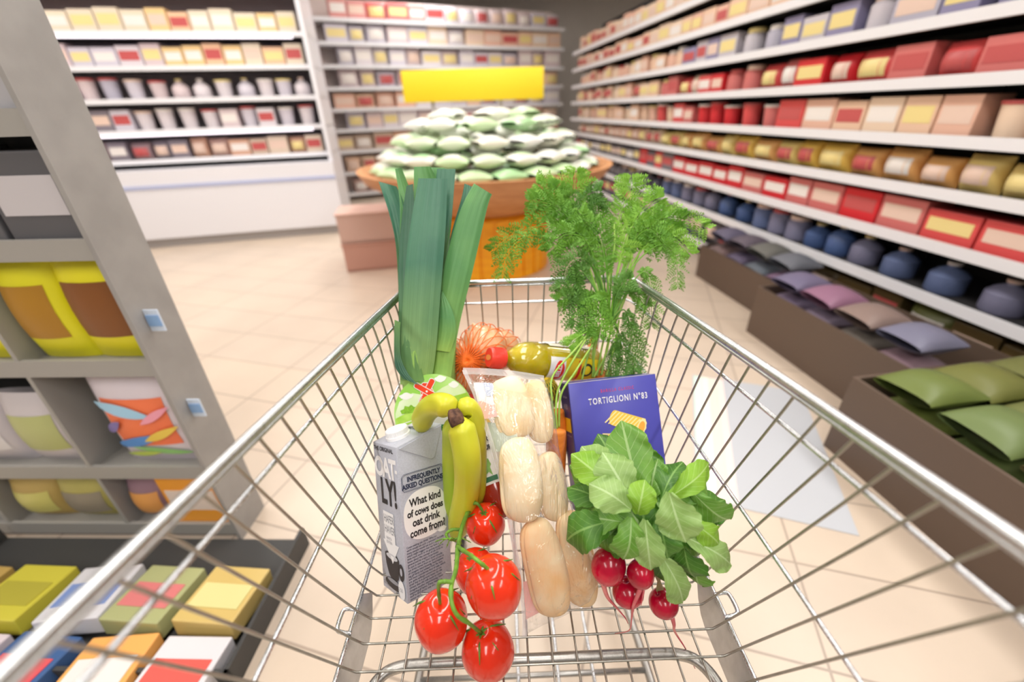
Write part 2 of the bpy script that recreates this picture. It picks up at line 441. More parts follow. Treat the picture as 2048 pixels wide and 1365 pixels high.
#      centre px, depth, (radius across px, radius along px), calyx px
TM = [(971, 1049, 0.612, 39, 46, (967, 1022)), (952, 1144, 0.575, 42, 50, (935, 1110)), (988, 1174, 0.478, 56, 69, (973, 1128)),
      (883, 1241, 0.500, 53, 64, (879, 1196)), (976, 1301, 0.505, 52, 60, (958, 1254))]
cal = []
for i, (px, py, d, rx, ry, cpx) in enumerate(TM):
    d *= 1.075
    C = at(px, py, d); R = rx * d / FPX
    off = (CR * (cpx[0] - px) - CU * (cpx[1] - py)) * d / FPX
    ryy = ry * d / FPX; q = min(0.97, off.length / (ryy * 0.98))
    ax = (off + toward(px, py, d) * R * math.sqrt(max(0.05, 1 - q * q))).normalized()
    # long axis of the fruit points up the picture, stem end along ax
    up = CU; side = up.cross(ax).normalized(); 
    z = ax; x = side; y = z.cross(x)
    M = Matrix((x, y, z)).transposed()
    sh = 1.0 + 0.75 * (ry / rx - 1)
    def lob(v, th, ph, i=i):
        k = 1 + 0.018 * math.cos(5 * ph + i) * math.sin(th) ** 2
        dz = -0.16 * R * math.exp(-(th / 0.28) ** 2)
        return Vector((v.x * k, v.y * k, v.z + dz))
    b = MB(); b.ell((0, 0, 0), (R, R * (sh if abs(z.dot(up)) < 0.75 else 1.02), R * (1.02 if abs(z.dot(up)) < 0.75 else sh)), 40, 28, M.to_4x4(), lob)
    b.v = [v + C for v in b.v]
    tom = b.build('tomato', TOM, truss)
    P = C + ax * R * 0.90 * (1 if i != 2 else 1.05)
    b = MB(); rnd = random.Random(i)
    for k in range(6):
        an = 2 * PI * k / 6 + rnd.uniform(-.25, .25); ln = R * rnd.uniform(0.85, 1.25)
        e = x * math.cos(an) + y * math.sin(an); pts = []; rr = []
        for t in (0, .2, .45, .7, 1.0):
            s_ = t * ln / R
            pts.append(C + (ax * math.cos(s_ + 0.02) + e * math.sin(s_)) * (R * (1.03 + 0.03 * t + 0.14 * t * t * (k % 2))) * (1.0 - 0.10 * math.exp(-(s_ / .28) ** 2)))
            rr.append(0.0021 * (1 - t) ** 0.7 + 0.0004)
        b.tube(pts, rr, 6)
    b.ell(P, (0.0035, 0.0035, 0.003), 8, 6)
    b.build('calyx', SEP, tom)
    cal.append(P + ax * 0.001)
b = MB()
def vt(rows, r0, r1, end=None):
    pts = [at(r[0], r[1], r[2] * 1.075) for r in rows]
    if end is not None: pts.append(end)
    p = smooth_path(pts, 26); b.tube(p, [lerp(r0, r1, k / 25) + (0.0006 if k % 7 == 0 else 0) for k in range(26)], 8)
vt([(937, 1022, .60), (925, 1052, .57), (917, 1090, .535), (912, 1140, .485), (903, 1170, .465), (903, 1205, .450), (915, 1232, .447), (936, 1246, .455)], 0.0034, 0.0021, cal[4])
vt([(937, 1024, .60), (943, 1010, .598), (955, 1008, .59)], 0.0032, 0.0018, cal[0])
vt([(915, 1094, .53), (930, 1104, .50), (950, 1118, .462)], 0.0028, 0.0022, cal[2])
vt([(903, 1165, .465), (888, 1164, .462), (877, 1170, .462)], 0.0026, 0.0020, cal[3])
vt([(920, 1060, .565), (905, 1060, .56), (893, 1068, .56), (897, 1078, .558), (912, 1082, .555)], 0.0024, 0.0016)
vt([(937, 1022, .60), (931, 1004, .603)], 0.0028, 0.0010)
for e in ((870, 1084), (878, 1090), (893, 1096), (925, 1090), (942, 1086)):
    vt([(908, 1080, .555), ((908 + e[0]) / 2, 1078, .548), (e[0], e[1], .552)], 0.0013, 0.0004)
b.build('vine', VINE, truss)

# ---- radishes
RAD = mat('radish_skin', (0.56, 0.004, 0.035), 0.2, var=0.4, scale=25, coat=0.3, detail=2)
ROOT = mat('radish_root', (0.75, 0.30, 0.27), 0.5, color2=(0.55, 0.03, 0.08), scale=30)
LEAF = {}
def leaf_material(name, c1, c2, vein, rough=0.45, trans=0.25):
    m = bpy.data.materials.new(name); m.use_nodes = True
    N = m.node_tree.nodes; L = m.node_tree.links; b = N['Principled BSDF']; b.inputs['Roughness'].default_value = rough
    uv = N.new('ShaderNodeUVMap'); uv.uv_map = 'uv'
    sx = N.new('ShaderNodeSeparateXYZ'); L.new(uv.outputs[0], sx.inputs[0])
    tc = N.new('ShaderNodeTexCoord'); nz = N.new('ShaderNodeTexNoise'); nz.inputs['Scale'].default_value = 45; nz.inputs['Detail'].default_value = 5
    L.new(tc.outputs['Object'], nz.inputs['Vector'])
    r = N.new('ShaderNodeValToRGB'); r.color_ramp.elements[0].position = 0.3; r.color_ramp.elements[1].position = 0.7
    r.color_ramp.elements[0].color = (*c2, 1); r.color_ramp.elements[1].color = (*c1, 1); L.new(nz.outputs['Fac'], r.inputs[0])
    # midrib: |u-0.5| small ; side veins: fract(v*9 - |u-.5|*7)
    s1 = N.new('ShaderNodeMath'); s1.operation = 'SUBTRACT'; s1.inputs[1].default_value = 0.5; L.new(sx.outputs[0], s1.inputs[0])
    ab = N.new('ShaderNodeMath'); ab.operation = 'ABSOLUTE'; L.new(s1.outputs[0], ab.inputs[0])
    lt = N.new('ShaderNodeMath'); lt.operation = 'LESS_THAN'; lt.inputs[1].default_value = 0.028; L.new(ab.outputs[0], lt.inputs[0])
    m1 = N.new('ShaderNodeMath'); m1.operation = 'MULTIPLY'; m1.inputs[1].default_value = 7.0; L.new(sx.outputs[1], m1.inputs[0])
    m2 = N.new('ShaderNodeMath'); m2.operation = 'MULTIPLY_ADD'; m2.inputs[1].default_value = -5.0; L.new(ab.outputs[0], m2.inputs[0]); L.new(m1.outputs[0], m2.inputs[2])
    fr = N.new('ShaderNodeMath'); fr.operation = 'FRACT'; L.new(m2.outputs[0], fr.inputs[0])
    l2 = N.new('ShaderNodeMath'); l2.operation = 'LESS_THAN'; l2.inputs[1].default_value = 0.09; L.new(fr.outputs[0], l2.inputs[0])
    h = N.new('ShaderNodeMath'); h.operation = 'MULTIPLY'; h.inputs[1].default_value = 0.55; L.new(l2.outputs[0], h.inputs[0])
    mxx = N.new('ShaderNodeMath'); mxx.operation = 'MAXIMUM'; L.new(lt.outputs[0], mxx.inputs[0]); L.new(h.outputs[0], mxx.inputs[1])
    mc = N.new('ShaderNodeMix'); mc.data_type = 'RGBA'; mc.inputs[7].default_value = (*vein, 1)
    L.new(mxx.outputs[0], mc.inputs[0]); L.new(r.outputs[0], mc.inputs[6]); L.new(mc.outputs[2], b.inputs['Base Color'])
    bp = N.new('ShaderNodeBump'); bp.inputs['Strength'].default_value = 0.5; bp.inputs['Distance'].default_value = 0.001
    n3 = N.new('ShaderNodeTexNoise'); n3.inputs['Scale'].default_value = 160; L.new(tc.outputs['Object'], n3.inputs['Vector'])
    sb = N.new('ShaderNodeMath'); sb.operation = 'SUBTRACT'; L.new(n3.outputs['Fac'], sb.inputs[0]); L.new(mxx.outputs[0], sb.inputs[1])
    L.new(sb.outputs[0], bp.inputs['Height']); L.new(bp.outputs[0], b.inputs['Normal'])
    tl = N.new('ShaderNodeBsdfTranslucent'); L.new(mc.outputs[2], tl.inputs[0])
    ms = N.new('ShaderNodeMixShader'); ms.inputs[0].default_value = trans
    out = N['Material Output']; L.new(b.outputs[0], ms.inputs[1]); L.new(tl.outputs[0], ms.inputs[2]); L.new(ms.outputs[0], out.inputs[0])
    return m
LG = [leaf_material('leaf_mid', (0.20, 0.42, 0.06), (0.12, 0.31, 0.035), (0.38, 0.58, 0.22)),
      leaf_material('leaf_dark', (0.10, 0.27, 0.03), (0.05, 0.17, 0.015), (0.22, 0.42, 0.10)),
      leaf_material('leaf_pale', (0.36, 0.54, 0.18), (0.26, 0.45, 0.11), (0.50, 0.68, 0.32)),
      leaf_material('leaf_lime', (0.30, 0.55, 0.05), (0.22, 0.46, 0.03), (0.45, 0.68, 0.20))]

def leaf(b, base, tip, width, nrm, bend=0.15, fold=0.25, seed=0, ruffle=0.06, n=30, lobes=True):
    rnd = random.Random(seed)
    A = Vector(base); Bp = Vector(tip); ln = (Bp - A).length
    d = (Bp - A).normalized(); nr = Vector(nrm); nr = (nr - d * nr.dot(d)).normalized(); sd = d.cross(nr)
    rows = []; uvs = []; ph = rnd.uniform(0, 6); K = 11
    # round-ended radish leaf: narrow at the stalk, widest beyond the middle
    for i in range(n + 1):
        t = i / n
        wv = (0.16 + 0.84 * math.sin(PI * 0.5 * t / 0.62) ** 1.0) if t < 0.62 else 0.98 * math.sqrt(max(0.0, 1 - ((t - 0.62) / 0.385) ** 2.2)) + 0.02
        if lobes: wv *= 0.96 + 0.10 * abs(math.sin(t * 15 + ph)) + 0.03 * abs(math.sin(t * 44 + ph * 2))
        wv *= width * 0.5
        c = A + d * ln * t + nr * (bend * ln * math.sin(PI * t) + 0)
        row = []; uu = []
        for k in range(K):
            u = k / (K - 1) * 2 - 1
            z = abs(u) * fold * wv + ruffle * width * math.sin(t * 9 + ph + u * 2.2) * abs(u) + 0.03 * width * math.sin(t * 23 + u * 5 + ph) * abs(u)
            row.append(c + sd * u * wv + nr * z - d * (abs(u) ** 2 * 0.10 * width * t)); uu.append(((u + 1) / 2, t))
        rows.append(row); uvs.append(uu)
    b.grid(rows, uvs)

rb = thing('radish_bunch', at(1285, 1120, 0.56), 'bunch of four red radishes with green leaves in front of the blue pasta box', 'radishes')
RD = [(1217, 1133, .545, 34, 37, (1206, 1165)), (1281, 1149, .530, 27, 28, (1281, 1172)), (1256, 1185, .560, 31, 28, (1262, 1210)), (1327, 1207, .560, 29, 28, (1340, 1228))]
for i, (px, py, d, rx, ry, tail) in enumerate(RD):
    C = at(px, py, d); R = rx * d / FPX; Ry = ry * d / FPX
    dn = ((CR * (tail[0] - px) - CU * (tail[1] - py)).normalized() * 1.0 + CF * 0.25).normalized()
    x = dn.orthogonal().normalized(); M = Matrix((x, dn.cross(x), dn)).transposed()
    b = MB()
    b.ell((0, 0, 0), (R, R, Ry * 1.05), 28, 20, M.to_4x4(), lambda v, th, ph: Vector((v.x, v.y, v.z + R * 0.28 * math.exp(-((PI - th) / 0.0001) ** 2) + R * 0.25 * math.exp(-(th / 0.22) ** 2))))
    b.v = [v + C for v in b.v]
    rad = b.build('radish', RAD, rb)
    tails = {0: [(1206, 1168, .545), (1215, 1195, .55), (1232, 1215, .56), (1250, 1236, .575), (1256, 1248, .58)],
             1: [(1281, 1176, .525), (1274, 1195, .53), (1266, 1215, .535), (1263, 1240, .55), (1258, 1262, .56), (1230, 1268, .58)],
             2: [(1262, 1212, .56), (1266, 1222, .565), (1262, 1236, .57)],
             3: [(1343, 1230, .56), (1348, 1250, .565), (1350, 1265, .57), (1372, 1300, .59), (1390, 1338, .60)]}[i]
    p = pxpath(tails, 22)
    b = MB(); b.tube(p, [0.0030 * (1 - k / 21) ** 1.6 + 0.0005 for k in range(22)], 6)
    if i == 1:
        p = pxpath([(1288, 1176, .525), (1286, 1192, .528), (1282, 1212, .53)], 12); b.tube(p, [0.0016 * (1 - k / 11) + 0.0004 for k in range(12)], 5)
    b.build('taproot', ROOT, rad)
    b = MB()
    for k in range(4):
        p = pxpath([(px + (1285 - px) * .1 * k, py - ry * .8, d), (lerp(px, 1285 + k * 8, .5), lerp(py, 1080, .55), d - .01), (1285 + k * 8 - 12, 1068, .55)], 10)
        b.tube(p, [0.0022] * 10, 6)
    b.build('leaf_stalk', mat('radish_stalk', (0.36, 0.50, 0.16), 0.4, color2=(0.50, 0.30, 0.22), scale=20), rad)
# base px, base depth, tip px, tip depth, width px, shade, lift towards the viewer
LV = [((1282, 1000), .53, (1243, 842), .565, 74, 0, .1), ((1250, 985), .52, (1163, 893), .57, 58, 2, .1), ((1238, 985), .51, (1143, 908), .555, 54, 3, .15),
      ((1262, 1000), .50, (1205, 905), .53, 70, 2, .05), ((1225, 1015), .53, (1134, 975), .57, 50, 1, .1), ((1262, 1020), .495, (1178, 968), .515, 62, 2, .2),
      ((1232, 1040), .52, (1133, 1082), .545, 66, 1, .35), ((1245, 1045), .51, (1168, 1035), .54, 52, 0, .2), ((1262, 1035), .50, (1246, 1120), .505, 62, 0, .2),
      ((1290, 1040), .495, (1302, 1142), .50, 54, 2, .12), ((1318, 1035), .50, (1336, 1118), .505, 58, 1, .15), ((1338, 985), .485, (1372, 1086), .485, 76, 2, .12),
      ((1372, 1075), .51, (1464, 1132), .53, 50, 2, .12), ((1330, 1000), .51, (1418, 926), .545, 42, 3, .15), ((1385, 985), .515, (1459, 1040), .54, 52, 0, .15),
      ((1385, 1045), .51, (1438, 1094), .53, 46, 3, .2), ((1322, 1110), .51, (1366, 1208), .525, 50, 2, .12), ((1368, 1095), .52, (1392, 1158), .54, 58, 1, .15),
      ((1392, 1130), .53, (1402, 1172), .55, 48, 0, .15), ((1300, 1010), .53, (1316, 918), .56, 48, 0, .12), ((1320, 1005), .52, (1366, 925), .56, 52, 1, .15),
      ((1345, 1000), .52, (1412, 955), .55, 60, 0, .15), ((1262, 985), .54, (1196, 868), .585, 60, 1, .1), ((1250, 1000), .54, (1140, 930), .59, 64, 0, .1),
      ((1300, 1030), .515, (1352, 1000), .53, 50, 1, .1), ((1255, 1060), .53, (1215, 1110), .54, 44, 1, .15), ((1275, 1030), .505, (1290, 960), .50, 50, 3, .3),
      ((1240, 1050), .53, (1190, 1092), .545, 50, 0, .2), ((1300, 1060), .53, (1340, 1170), .55, 60, 1, .1), ((1360, 1040), .53, (1450, 1000), .57, 60, 1, .1),
      ((1290, 990), .55, (1280, 890), .59, 70, 1, .1), ((1330, 1060), .53, (1400, 1110), .56, 70, 0, .1), ((1250, 1020), .55, (1150, 1010), .60, 70, 1, .1),
      ((1300, 1090), .52, (1248, 1000), .525, 66, 0, .2), ((1300, 1085), .52, (1285, 985), .52, 60, 1, .2), ((1310, 1085), .52, (1330, 1000), .52, 60, 0, .2), ((1280, 1090), .53, (1225, 1030), .54, 56, 1, .2),
      ((1285, 1100), .54, (1265, 1000), .56, 80, 1, .1), ((1310, 1090), .54, (1350, 1020), .56, 80, 1, .1), ((1290, 1095), .515, (1262, 1060), .505, 36, 3, .3), ((1315, 1060), .53, (1400, 1060), .55, 64, 1, .15),
      ((1320, 1100), .535, (1375, 1150), .545, 56, 0, .15), ((1290, 1080), .525, (1320, 1060), .50, 36, 2, .2), ((1300, 1000), .56, (1210, 950), .585, 70, 1, .1), ((1330, 1000), .56, (1300, 930), .59, 70, 1, .1)]
for i, (bp_, bd, tp_, td, wp, sh, lf) in enumerate(LV):
    A = at(bp_[0], bp_[1], bd); T = at(tp_[0], tp_[1], td)
    rnd = random.Random(100 + i)
    nr = toward(*tp_, td) + CU * rnd.uniform(-.1, .5) + CR * rnd.uniform(-.5, .5)
    b = MB(); leaf(b, A, T, wp * td / FPX * 1.12, nr, bend=lf, fold=-0.25 + rnd.uniform(-.1, .2), seed=i, ruffle=0.09)
    lo = b.build('leaf', LG[sh], rb)

# ---- bread rolls in a clear bag
ROLL = mat('bread_crust', (0.90, 0.54, 0.23), 0.6, color2=(0.94, 0.76, 0.49), scale=20, bump=0.25, bscale=70, detail=3, sss=0.08)
ROLLP = mat('bread_pale', (0.93, 0.81, 0.57), 0.6, color2=(0.91, 0.68, 0.37), scale=18, bump=0.25, bscale=70, detail=3, sss=0.08)
def roll(p0, p1, wpx, label, material, thick=0.72):
    A = at(p0[0], p0[1], p0[2] + .012); B = at(p1[0], p1[1], p1[2] + .012); dm = (p0[2] + p1[2]) / 2; W = wpx * dm / FPX / 2 * 0.97
    z = (B - A).normalized(); v = toward(p0[0], p0[1], dm); y = (v - z * v.dot(z)).normalized(); x = y.cross(z)
    M = Matrix((x, y, z)).transposed().to_4x4()
    C = (A + B) / 2
    b = MB(); H = (B - A).length / 2
    b.ell((0, 0, 0), (W, W * thick, H), 60, 30, M, lambda v, th, ph: Vector((v.x * (1 - 0.10 * math.exp(-((ph - 2.55) / 0.10) ** 2)) * (1 + .05 * math.sin(2 * th + 1)), v.y * (1 - 0.16 * math.exp(-((ph - 2.55) / 0.10) ** 2)), v.z)) * (1 + 0.015 * math.sin(5 * th + ph)), e=0.74)
    b.v = [p + C for p in b.v]
    return tag(b.build('bread_roll', material), label, 'bread roll', None)
roll((1008, 756, .652), (1040, 876, .628), 90, 'pale bread roll at the upper left inside the clear bag', ROLLP)
roll((1066, 760, .66), (1086, 886, .645), 60, 'pale bread roll at the upper right inside the clear bag', ROLLP)
roll((1034, 876, .598), (1048, 1044, .580), 94, 'bread roll in the middle of the clear bag, left of its pair', ROLLP)
roll((1094, 905, .635), (1112, 1042, .618), 66, 'bread roll in the middle right of the clear bag, behind its neighbour', ROLLP)
roll((1068, 1040, .580), (1112, 1230, .572), 92, 'golden bread roll at the lower left end of the clear bag', ROLL)
roll((1136, 1024, .612), (1170, 1212, .600), 78, 'golden bread roll at the lower right end of the clear bag', ROLL)

def film_material(name, tint, op=0.10, haze=0.10):
    m = bpy.data.materials.new(name); m.use_nodes = True
    N = m.node_tree.nodes; L = m.node_tree.links
    for n in list(N):
        if n.type == 'BSDF_PRINCIPLED': N.remove(n)
    out = N['Material Output']
    tr = N.new('ShaderNodeBsdfTransparent'); tr.inputs[0].default_value = (*tint, 1)
    gl = N.new('ShaderNodeBsdfGlossy'); gl.inputs['Roughness'].default_value = 0.06
    df = N.new('ShaderNodeBsdfDiffuse'); df.inputs[0].default_value = (0.93, 0.93, 0.95, 1)
    tc = N.new('ShaderNodeTexCoord'); mp = N.new('ShaderNodeMapping'); mp.inputs['Scale'].default_value = (1, 0.35, 0.35); L.new(tc.outputs['Object'], mp.inputs[0])
    nz = N.new('ShaderNodeTexNoise'); nz.inputs['Scale'].default_value = 34; nz.inputs['Detail'].default_value = 4; nz.inputs['Distortion'].default_value = 1.6; L.new(mp.outputs[0], nz.inputs['Vector'])
    bp = N.new('ShaderNodeBump'); bp.inputs['Strength'].default_value = 1.0; bp.inputs['Distance'].default_value = 0.020
    L.new(nz.outputs['Fac'], bp.inputs['Height']); L.new(bp.outputs[0], gl.inputs['Normal'])
    fr = N.new('ShaderNodeLayerWeight'); fr.inputs[0].default_value = 0.5; L.new(bp.outputs[0], fr.inputs['Normal'])
    pw = N.new('ShaderNodeMath'); pw.operation = 'POWER'; pw.inputs[1].default_value = 3.5; L.new(fr.outputs['Facing'], pw.inputs[0])
    ad = N.new('ShaderNodeMath'); ad.operation = 'MULTIPLY_ADD'; ad.inputs[1].default_value = 0.40; ad.inputs[2].default_value = op; ad.use_clamp = True; L.new(pw.outputs[0], ad.inputs[0])
    m1 = N.new('ShaderNodeMixShader'); L.new(ad.outputs[0], m1.inputs[0]); L.new(tr.outputs[0], m1.inputs[1]); L.new(gl.outputs[0], m1.inputs[2])
    m2 = N.new('ShaderNodeMixShader'); m2.inputs[0].default_value = haze; L.new(m1.outputs[0], m2.inputs[1]); L.new(df.outputs[0], m2.inputs[2])
    L.new(m2.outputs[0], out.inputs[0])
    return m
FILM = film_material('clear_film', (0.99, 0.985, 0.985), 0.085, 0.03)
SEAM = film_material('film_seam', (0.93, 0.92, 0.95), 0.10, 0.42)
bag = thing('bread_bag', at(1060, 1000, .60), 'clear plastic bag holding six pale bread rolls, leaning between bananas and pasta box', 'bag')
#        left px, right px, row, centre depth, half thickness
BR = [(926, 741, 1088, 757, .655, .001), (932, 755, 1096, 778, .65, .012), (946, 785, 1106, 805, .64, .030), (962, 830, 1112, 850, .63, .038), (978, 880, 1117, 895, .615, .042),
      (992, 930, 1128, 945, .605, .046), (1004, 980, 1138, 995, .595, .046), (1014, 1030, 1150, 1035, .59, .046), (1024, 1085, 1172, 1080, .585, .046), (1034, 1135, 1190, 1125, .58, .044),
      (1041, 1180, 1197, 1168, .575, .038), (1045, 1218, 1178, 1205, .573, .030), (1047, 1245, 1130, 1232, .572, .018), (1047, 1262, 1085, 1252, .572, .006), (1046, 1274, 1055, 1268, .572, .001)]
b = MB(); rows = []; n = 40
BRs = []
for i in range(len(BR) - 1):
    for s_ in range(3): BRs.append([lerp(a, c_, s_ / 3) for a, c_ in zip(BR[i], BR[i + 1])])
BRs.append(list(BR[-1]))
for ri, (xl, yl, xr, yr, d, h) in enumerate(BRs):
    Lp = at(xl, yl, d + .012); Rp = at(xr, yr, d + .02); C = (Lp + Rp) / 2; ex = (Rp - Lp) / 2; v = (CAM - C).normalized(); row = []
    for k in range(n + 1):
        a = 2 * PI * k / n; ca, sa = math.cos(a), math.sin(a)
        h_ = h * 1.12
        px_ = math.copysign(abs(ca) ** 0.8, ca); sy = math.copysign(abs(sa) ** 0.75, sa)
        wr = 0.0016 * math.sin(ri * 1.1 + k * 2.3) + 0.0012 * math.sin(ri * 2.7 - k * 1.1)
        row.append(C + ex * px_ + v * (sy * h_ + wr * min(1, h * 60)))
    rows.append(row)
b.grid(rows); b.build('film', FILM, bag)
def strip(pts_l, pts_r, nm, m, par):
    b = MB(); b.grid([[a, (a + c_) / 2 + Vector((0, 0, .0006)), c_] for a, c_ in zip(pts_l, pts_r)]); return b.build(nm, m, par)
Ls = [at(r_[0], r_[1], r_[4] + .008) for r_ in BRs]
strip([p - CR * 0.0015 for p in Ls], [p + CR * 0.0055 for p in Ls], 'side_seam', SEAM, bag)
Ts = [at(lerp(926, 1088, t), lerp(741, 757, t) - 4 * math.sin(PI * t), .655) for t in [i / 12 for i in range(13)]]
strip([p + CU * .004 for p in Ts], [p - CU * .006 for p in Ts], 'top_seam', SEAM, bag)
# printed labels seen through the bag
LBL = mat('label_white', (0.86, 0.86, 0.90), 0.5); PINK = mat('label_pink', (0.90, 0.52, 0.48), 0.5); LBG = mat('label_grey_green', (0.52, 0.60, 0.52), 0.5); LBR = mat('label_brown', (0.42, 0.33, 0.33), .5)
def quad(ps, nm, m, par, thick=0.0006):
    P = [at(*p) for p in ps]; nn = (P[1] - P[0]).cross(P[3] - P[0]).normalized()
    if nn.dot(CAM - P[0]) < 0: nn = -nn
    b = MB(); b.add(P + [p - nn * thick for p in P], [(0, 1, 2, 3), (7, 6, 5, 4), (0, 4, 5, 1), (1, 5, 6, 2), (2, 6, 7, 3), (3, 7, 4, 0)])
    return b.build(nm, m, par, smooth=False)
l0 = quad([(946, 765, .650), (985, 767, .648), (1000, 830, .632), (963, 838, .634)], 'label', LBL, bag)
l0['label'] = 'white and pink label'
quad([(954, 795, .6435), (990, 792, .642), (1001, 832, .6305), (963, 840, .6325)], 'label_panel', PINK, l0)
quad([(966, 765, .6465), (985, 767, .646), (992, 792, .640), (973, 793, .641)], 'label_panel', mat('label_blue', (0.62, 0.68, 0.86), .5), l0)
l1 = quad([(975, 845, .640), (1030, 850, .630), (1040, 900, .622), (985, 905, .628)], 'label', LBG, bag)
l2 = quad([(1046, 1165, .583), (1066, 1160, .583), (1100, 1215, .580), (1052, 1240, .580)], 'label', PINK, bag)

# ---- oat drink carton
CW, CD, CHF, CHB = 0.0833, 0.0784, 0.2366, 0.2582
Mc = Matrix(((0.7323, -0.6799, -0.0379, -0.1929), (0.6097, 0.6299, 0.481, 0.2518), (-0.3032, -0.3754, 0.8759, 0.6120), (0, 0, 0, 1)))
# local axes: x = side face to the right, y = front face to the left, z = up; corner 0 is the near bottom corner
CG = mat('carton_grey', (0.50, 0.52, 0.60), 0.38, var=0.12, scale=400, spec=0.4)
INK = mat('ink_black', (0.02, 0.02, 0.025), 0.5); INKB = mat('ink_blue_black', (0.03, 0.04, 0.09), 0.5); WHI = mat('print_white', (0.88, 0.88, 0.90), 0.5)
INKG = mat('ink_grey', (0.28, 0.29, 0.33), 0.5)
carton = thing('oat_drink_carton', Mc @ Vector((CW / 2, CD / 2, 0)), 'grey oat drink carton with white screw cap and speech bubble print', 'carton')
b = MB(); bm = bmesh.new()
cv = [bm.verts.new(p) for p in ((0, 0, 0), (CW, 0, 0), (CW, CD, 0), (0, CD, 0), (0, 0, CHF), (CW, 0, CHB), (CW, CD, CHB), (0, CD, CHF))]
for f_ in ((0, 3, 2, 1), (4, 5, 6, 7), (0, 1, 5, 4), (1, 2, 6, 5), (2, 3, 7, 6), (3, 0, 4, 7)): bm.faces.new([cv[i] for i in f_])
bmesh.ops.bevel(bm, geom=bm.edges[:], offset=0.0018, segments=2, affect='EDGES', profile=.5)
bm.verts.index_update(); b.add([Mc @ v.co for v in bm.verts], [[v.index for v in f_.verts] for f_ in bm.faces]); bm.free()
b.build('body', CG, carton, auto=0.5)
# folded side flap (triangle hanging from the top edge)
b = MB(); e_ = -0.0016
fl_ = [(0.004, e_, CHF - .003), (CW - .001, e_, CHB - .003), (0.064, e_ * 1.8, CHB - .050), (0.058, e_ * 1.8, CHB - .052)]
b.add([Mc @ Vector(p) for p in fl_] + [Mc @ Vector((p[0], 0.0, p[2])) for p in fl_], [(3, 2, 1, 0), (0, 1, 5, 4), (1, 2, 6, 5), (2, 3, 7, 6), (3, 0, 4, 7)])
b.build('folded_flap', CG, carton, smooth=False)
# cap on the sloping top
tx = Vector((CW, 0, CHB - CHF)).normalized()
Mcap = Mc @ frame((0.026, CD * 0.50, CHF + 0.008), tx, (0, 1, 0))
b = MB(); prof = [(0.0195, -0.001), (0.0195, 0.004), (0.0178, 0.0045), (0.0178, 0.0125), (0.0168, 0.014), (0.0, 0.0142)]
b.lathe(prof, 48, Mcap)
for k in range(40):
    a = 2 * PI * k / 40; b.box((0.0179 * math.cos(a), 0.0179 * math.sin(a), 0.009), (0.0008, 0.0008, 0.007), Mcap)
b.build('screw_cap', mat('cap_white', (0.90, 0.90, 0.92), 0.3), carton, auto=0.5)
MF = Mc @ frame((0, CD, 0), (0, -1, 0), (0, 0, 1))    # front (left) face: x from 0..CD left to right, y up
MS_ = Mc @ frame((0, 0, 0), (1, 0, 0), (0, 0, 1))      # side (right) face
MF = MF @ Matrix.Translation((0, 0, 0.0007)); MS_ = MS_ @ Matrix.Translation((0, 0, 0.0007))
def deco(M, pts, nm, m, lift=0.0):
    b = MB(); b.poly([(p[0], p[1], lift) for p in pts], M); return b.build(nm, m, carton, smooth=False)
def circ(cx, cy, rx, ry, n=36, a0=0, p=2.0):
    return [(cx + rx * math.copysign(abs(math.cos(a)) ** (2 / p), math.cos(a)), cy + ry * math.copysign(abs(math.sin(a)) ** (2 / p), math.sin(a))) for a in [a0 + 2 * PI * k / n for k in range(n)]]
# front face lettering and pictures
text_mesh('THE ORIGINAL', 0.0095, MF @ Matrix.Translation((0.004, 0.2255, 0)), 'lettering', INK, carton, bold=0.0002)
text_mesh('OAT', 0.042, MF @ Matrix.Translation((0.003, 0.186, 0)), 'lettering', WHI, carton, bold=0.0016, spacing=0.82, sx=0.88)
deco(MF, [(0.070, 0.196), (0.077, 0.196), (0.077, 0.201), (0.070, 0.201)], 'lettering', WHI)
text_mesh('LY!', 0.056, MF @ Matrix.Translation((0.018, 0.143, 0)), 'lettering', INK, carton, bold=0.0016, sx=0.72, spacing=0.95)
deco(MF, [(0.021, 0.130), (0.055, 0.130), (0.055, 0.083), (0.066, 0.083), (0.042, 0.050), (0.015, 0.083), (0.021, 0.083)], 'printed_arrow', WHI, 0.0002)
text_mesh('HAFER\nHAVER', 0.0175, MF @ Matrix.Translation((0.0225, 0.113, 0.0004)), 'lettering', INKG, carton, bold=0.0002, sx=0.62, line=0.95)
text_mesh('BARISTA\nEDITION', 0.0062, MF @ Matrix.Translation((0.0265, 0.086, 0.0004)), 'lettering', INKG, carton, sx=0.75)
cup = [(0.017, 0.062), (0.019, 0.045), (0.026, 0.030), (0.036, 0.021), (0.048, 0.0215), (0.057, 0.030), (0.061, 0.048), (0.062, 0.060), (0.056, 0.065), (0.040, 0.067), (0.024, 0.0655)]
deco(MF, cup, 'printed_cup', INK, 0.0001)
deco(MF, circ(0.040, 0.060, 0.018, 0.0045), 'printed_cup', mat('print_silver', (0.62, 0.63, 0.68), .4), 0.0003)
deco(MF, [(0.036, 0.062), (0.048, 0.062), (0.042, 0.050)], 'printed_arrow', WHI, 0.0005)
deco(MF, circ(0.067, 0.044, 0.0085, 0.013), 'printed_cup', INK, 0.0001); deco(MF, circ(0.067, 0.045, 0.0035, 0.006), 'printed_cup', CG, 0.0003)
deco(MF, circ(0.040, 0.017, 0.027, 0.0085), 'printed_saucer', INK, 0.0004); deco(MF, circ(0.040, 0.0215, 0.019, 0.0035), 'printed_saucer', INKG, 0.0006)
deco(MF, circ(0.0655, 0.010 + .007, 0.010, 0.0145), 'printed_bubble', WHI, 0.0007); text_mesh('0.50', 0.0085, MF @ Matrix.Translation((0.0565, 0.014, 0.0009)), 'lettering', INKG, carton, sx=.85)
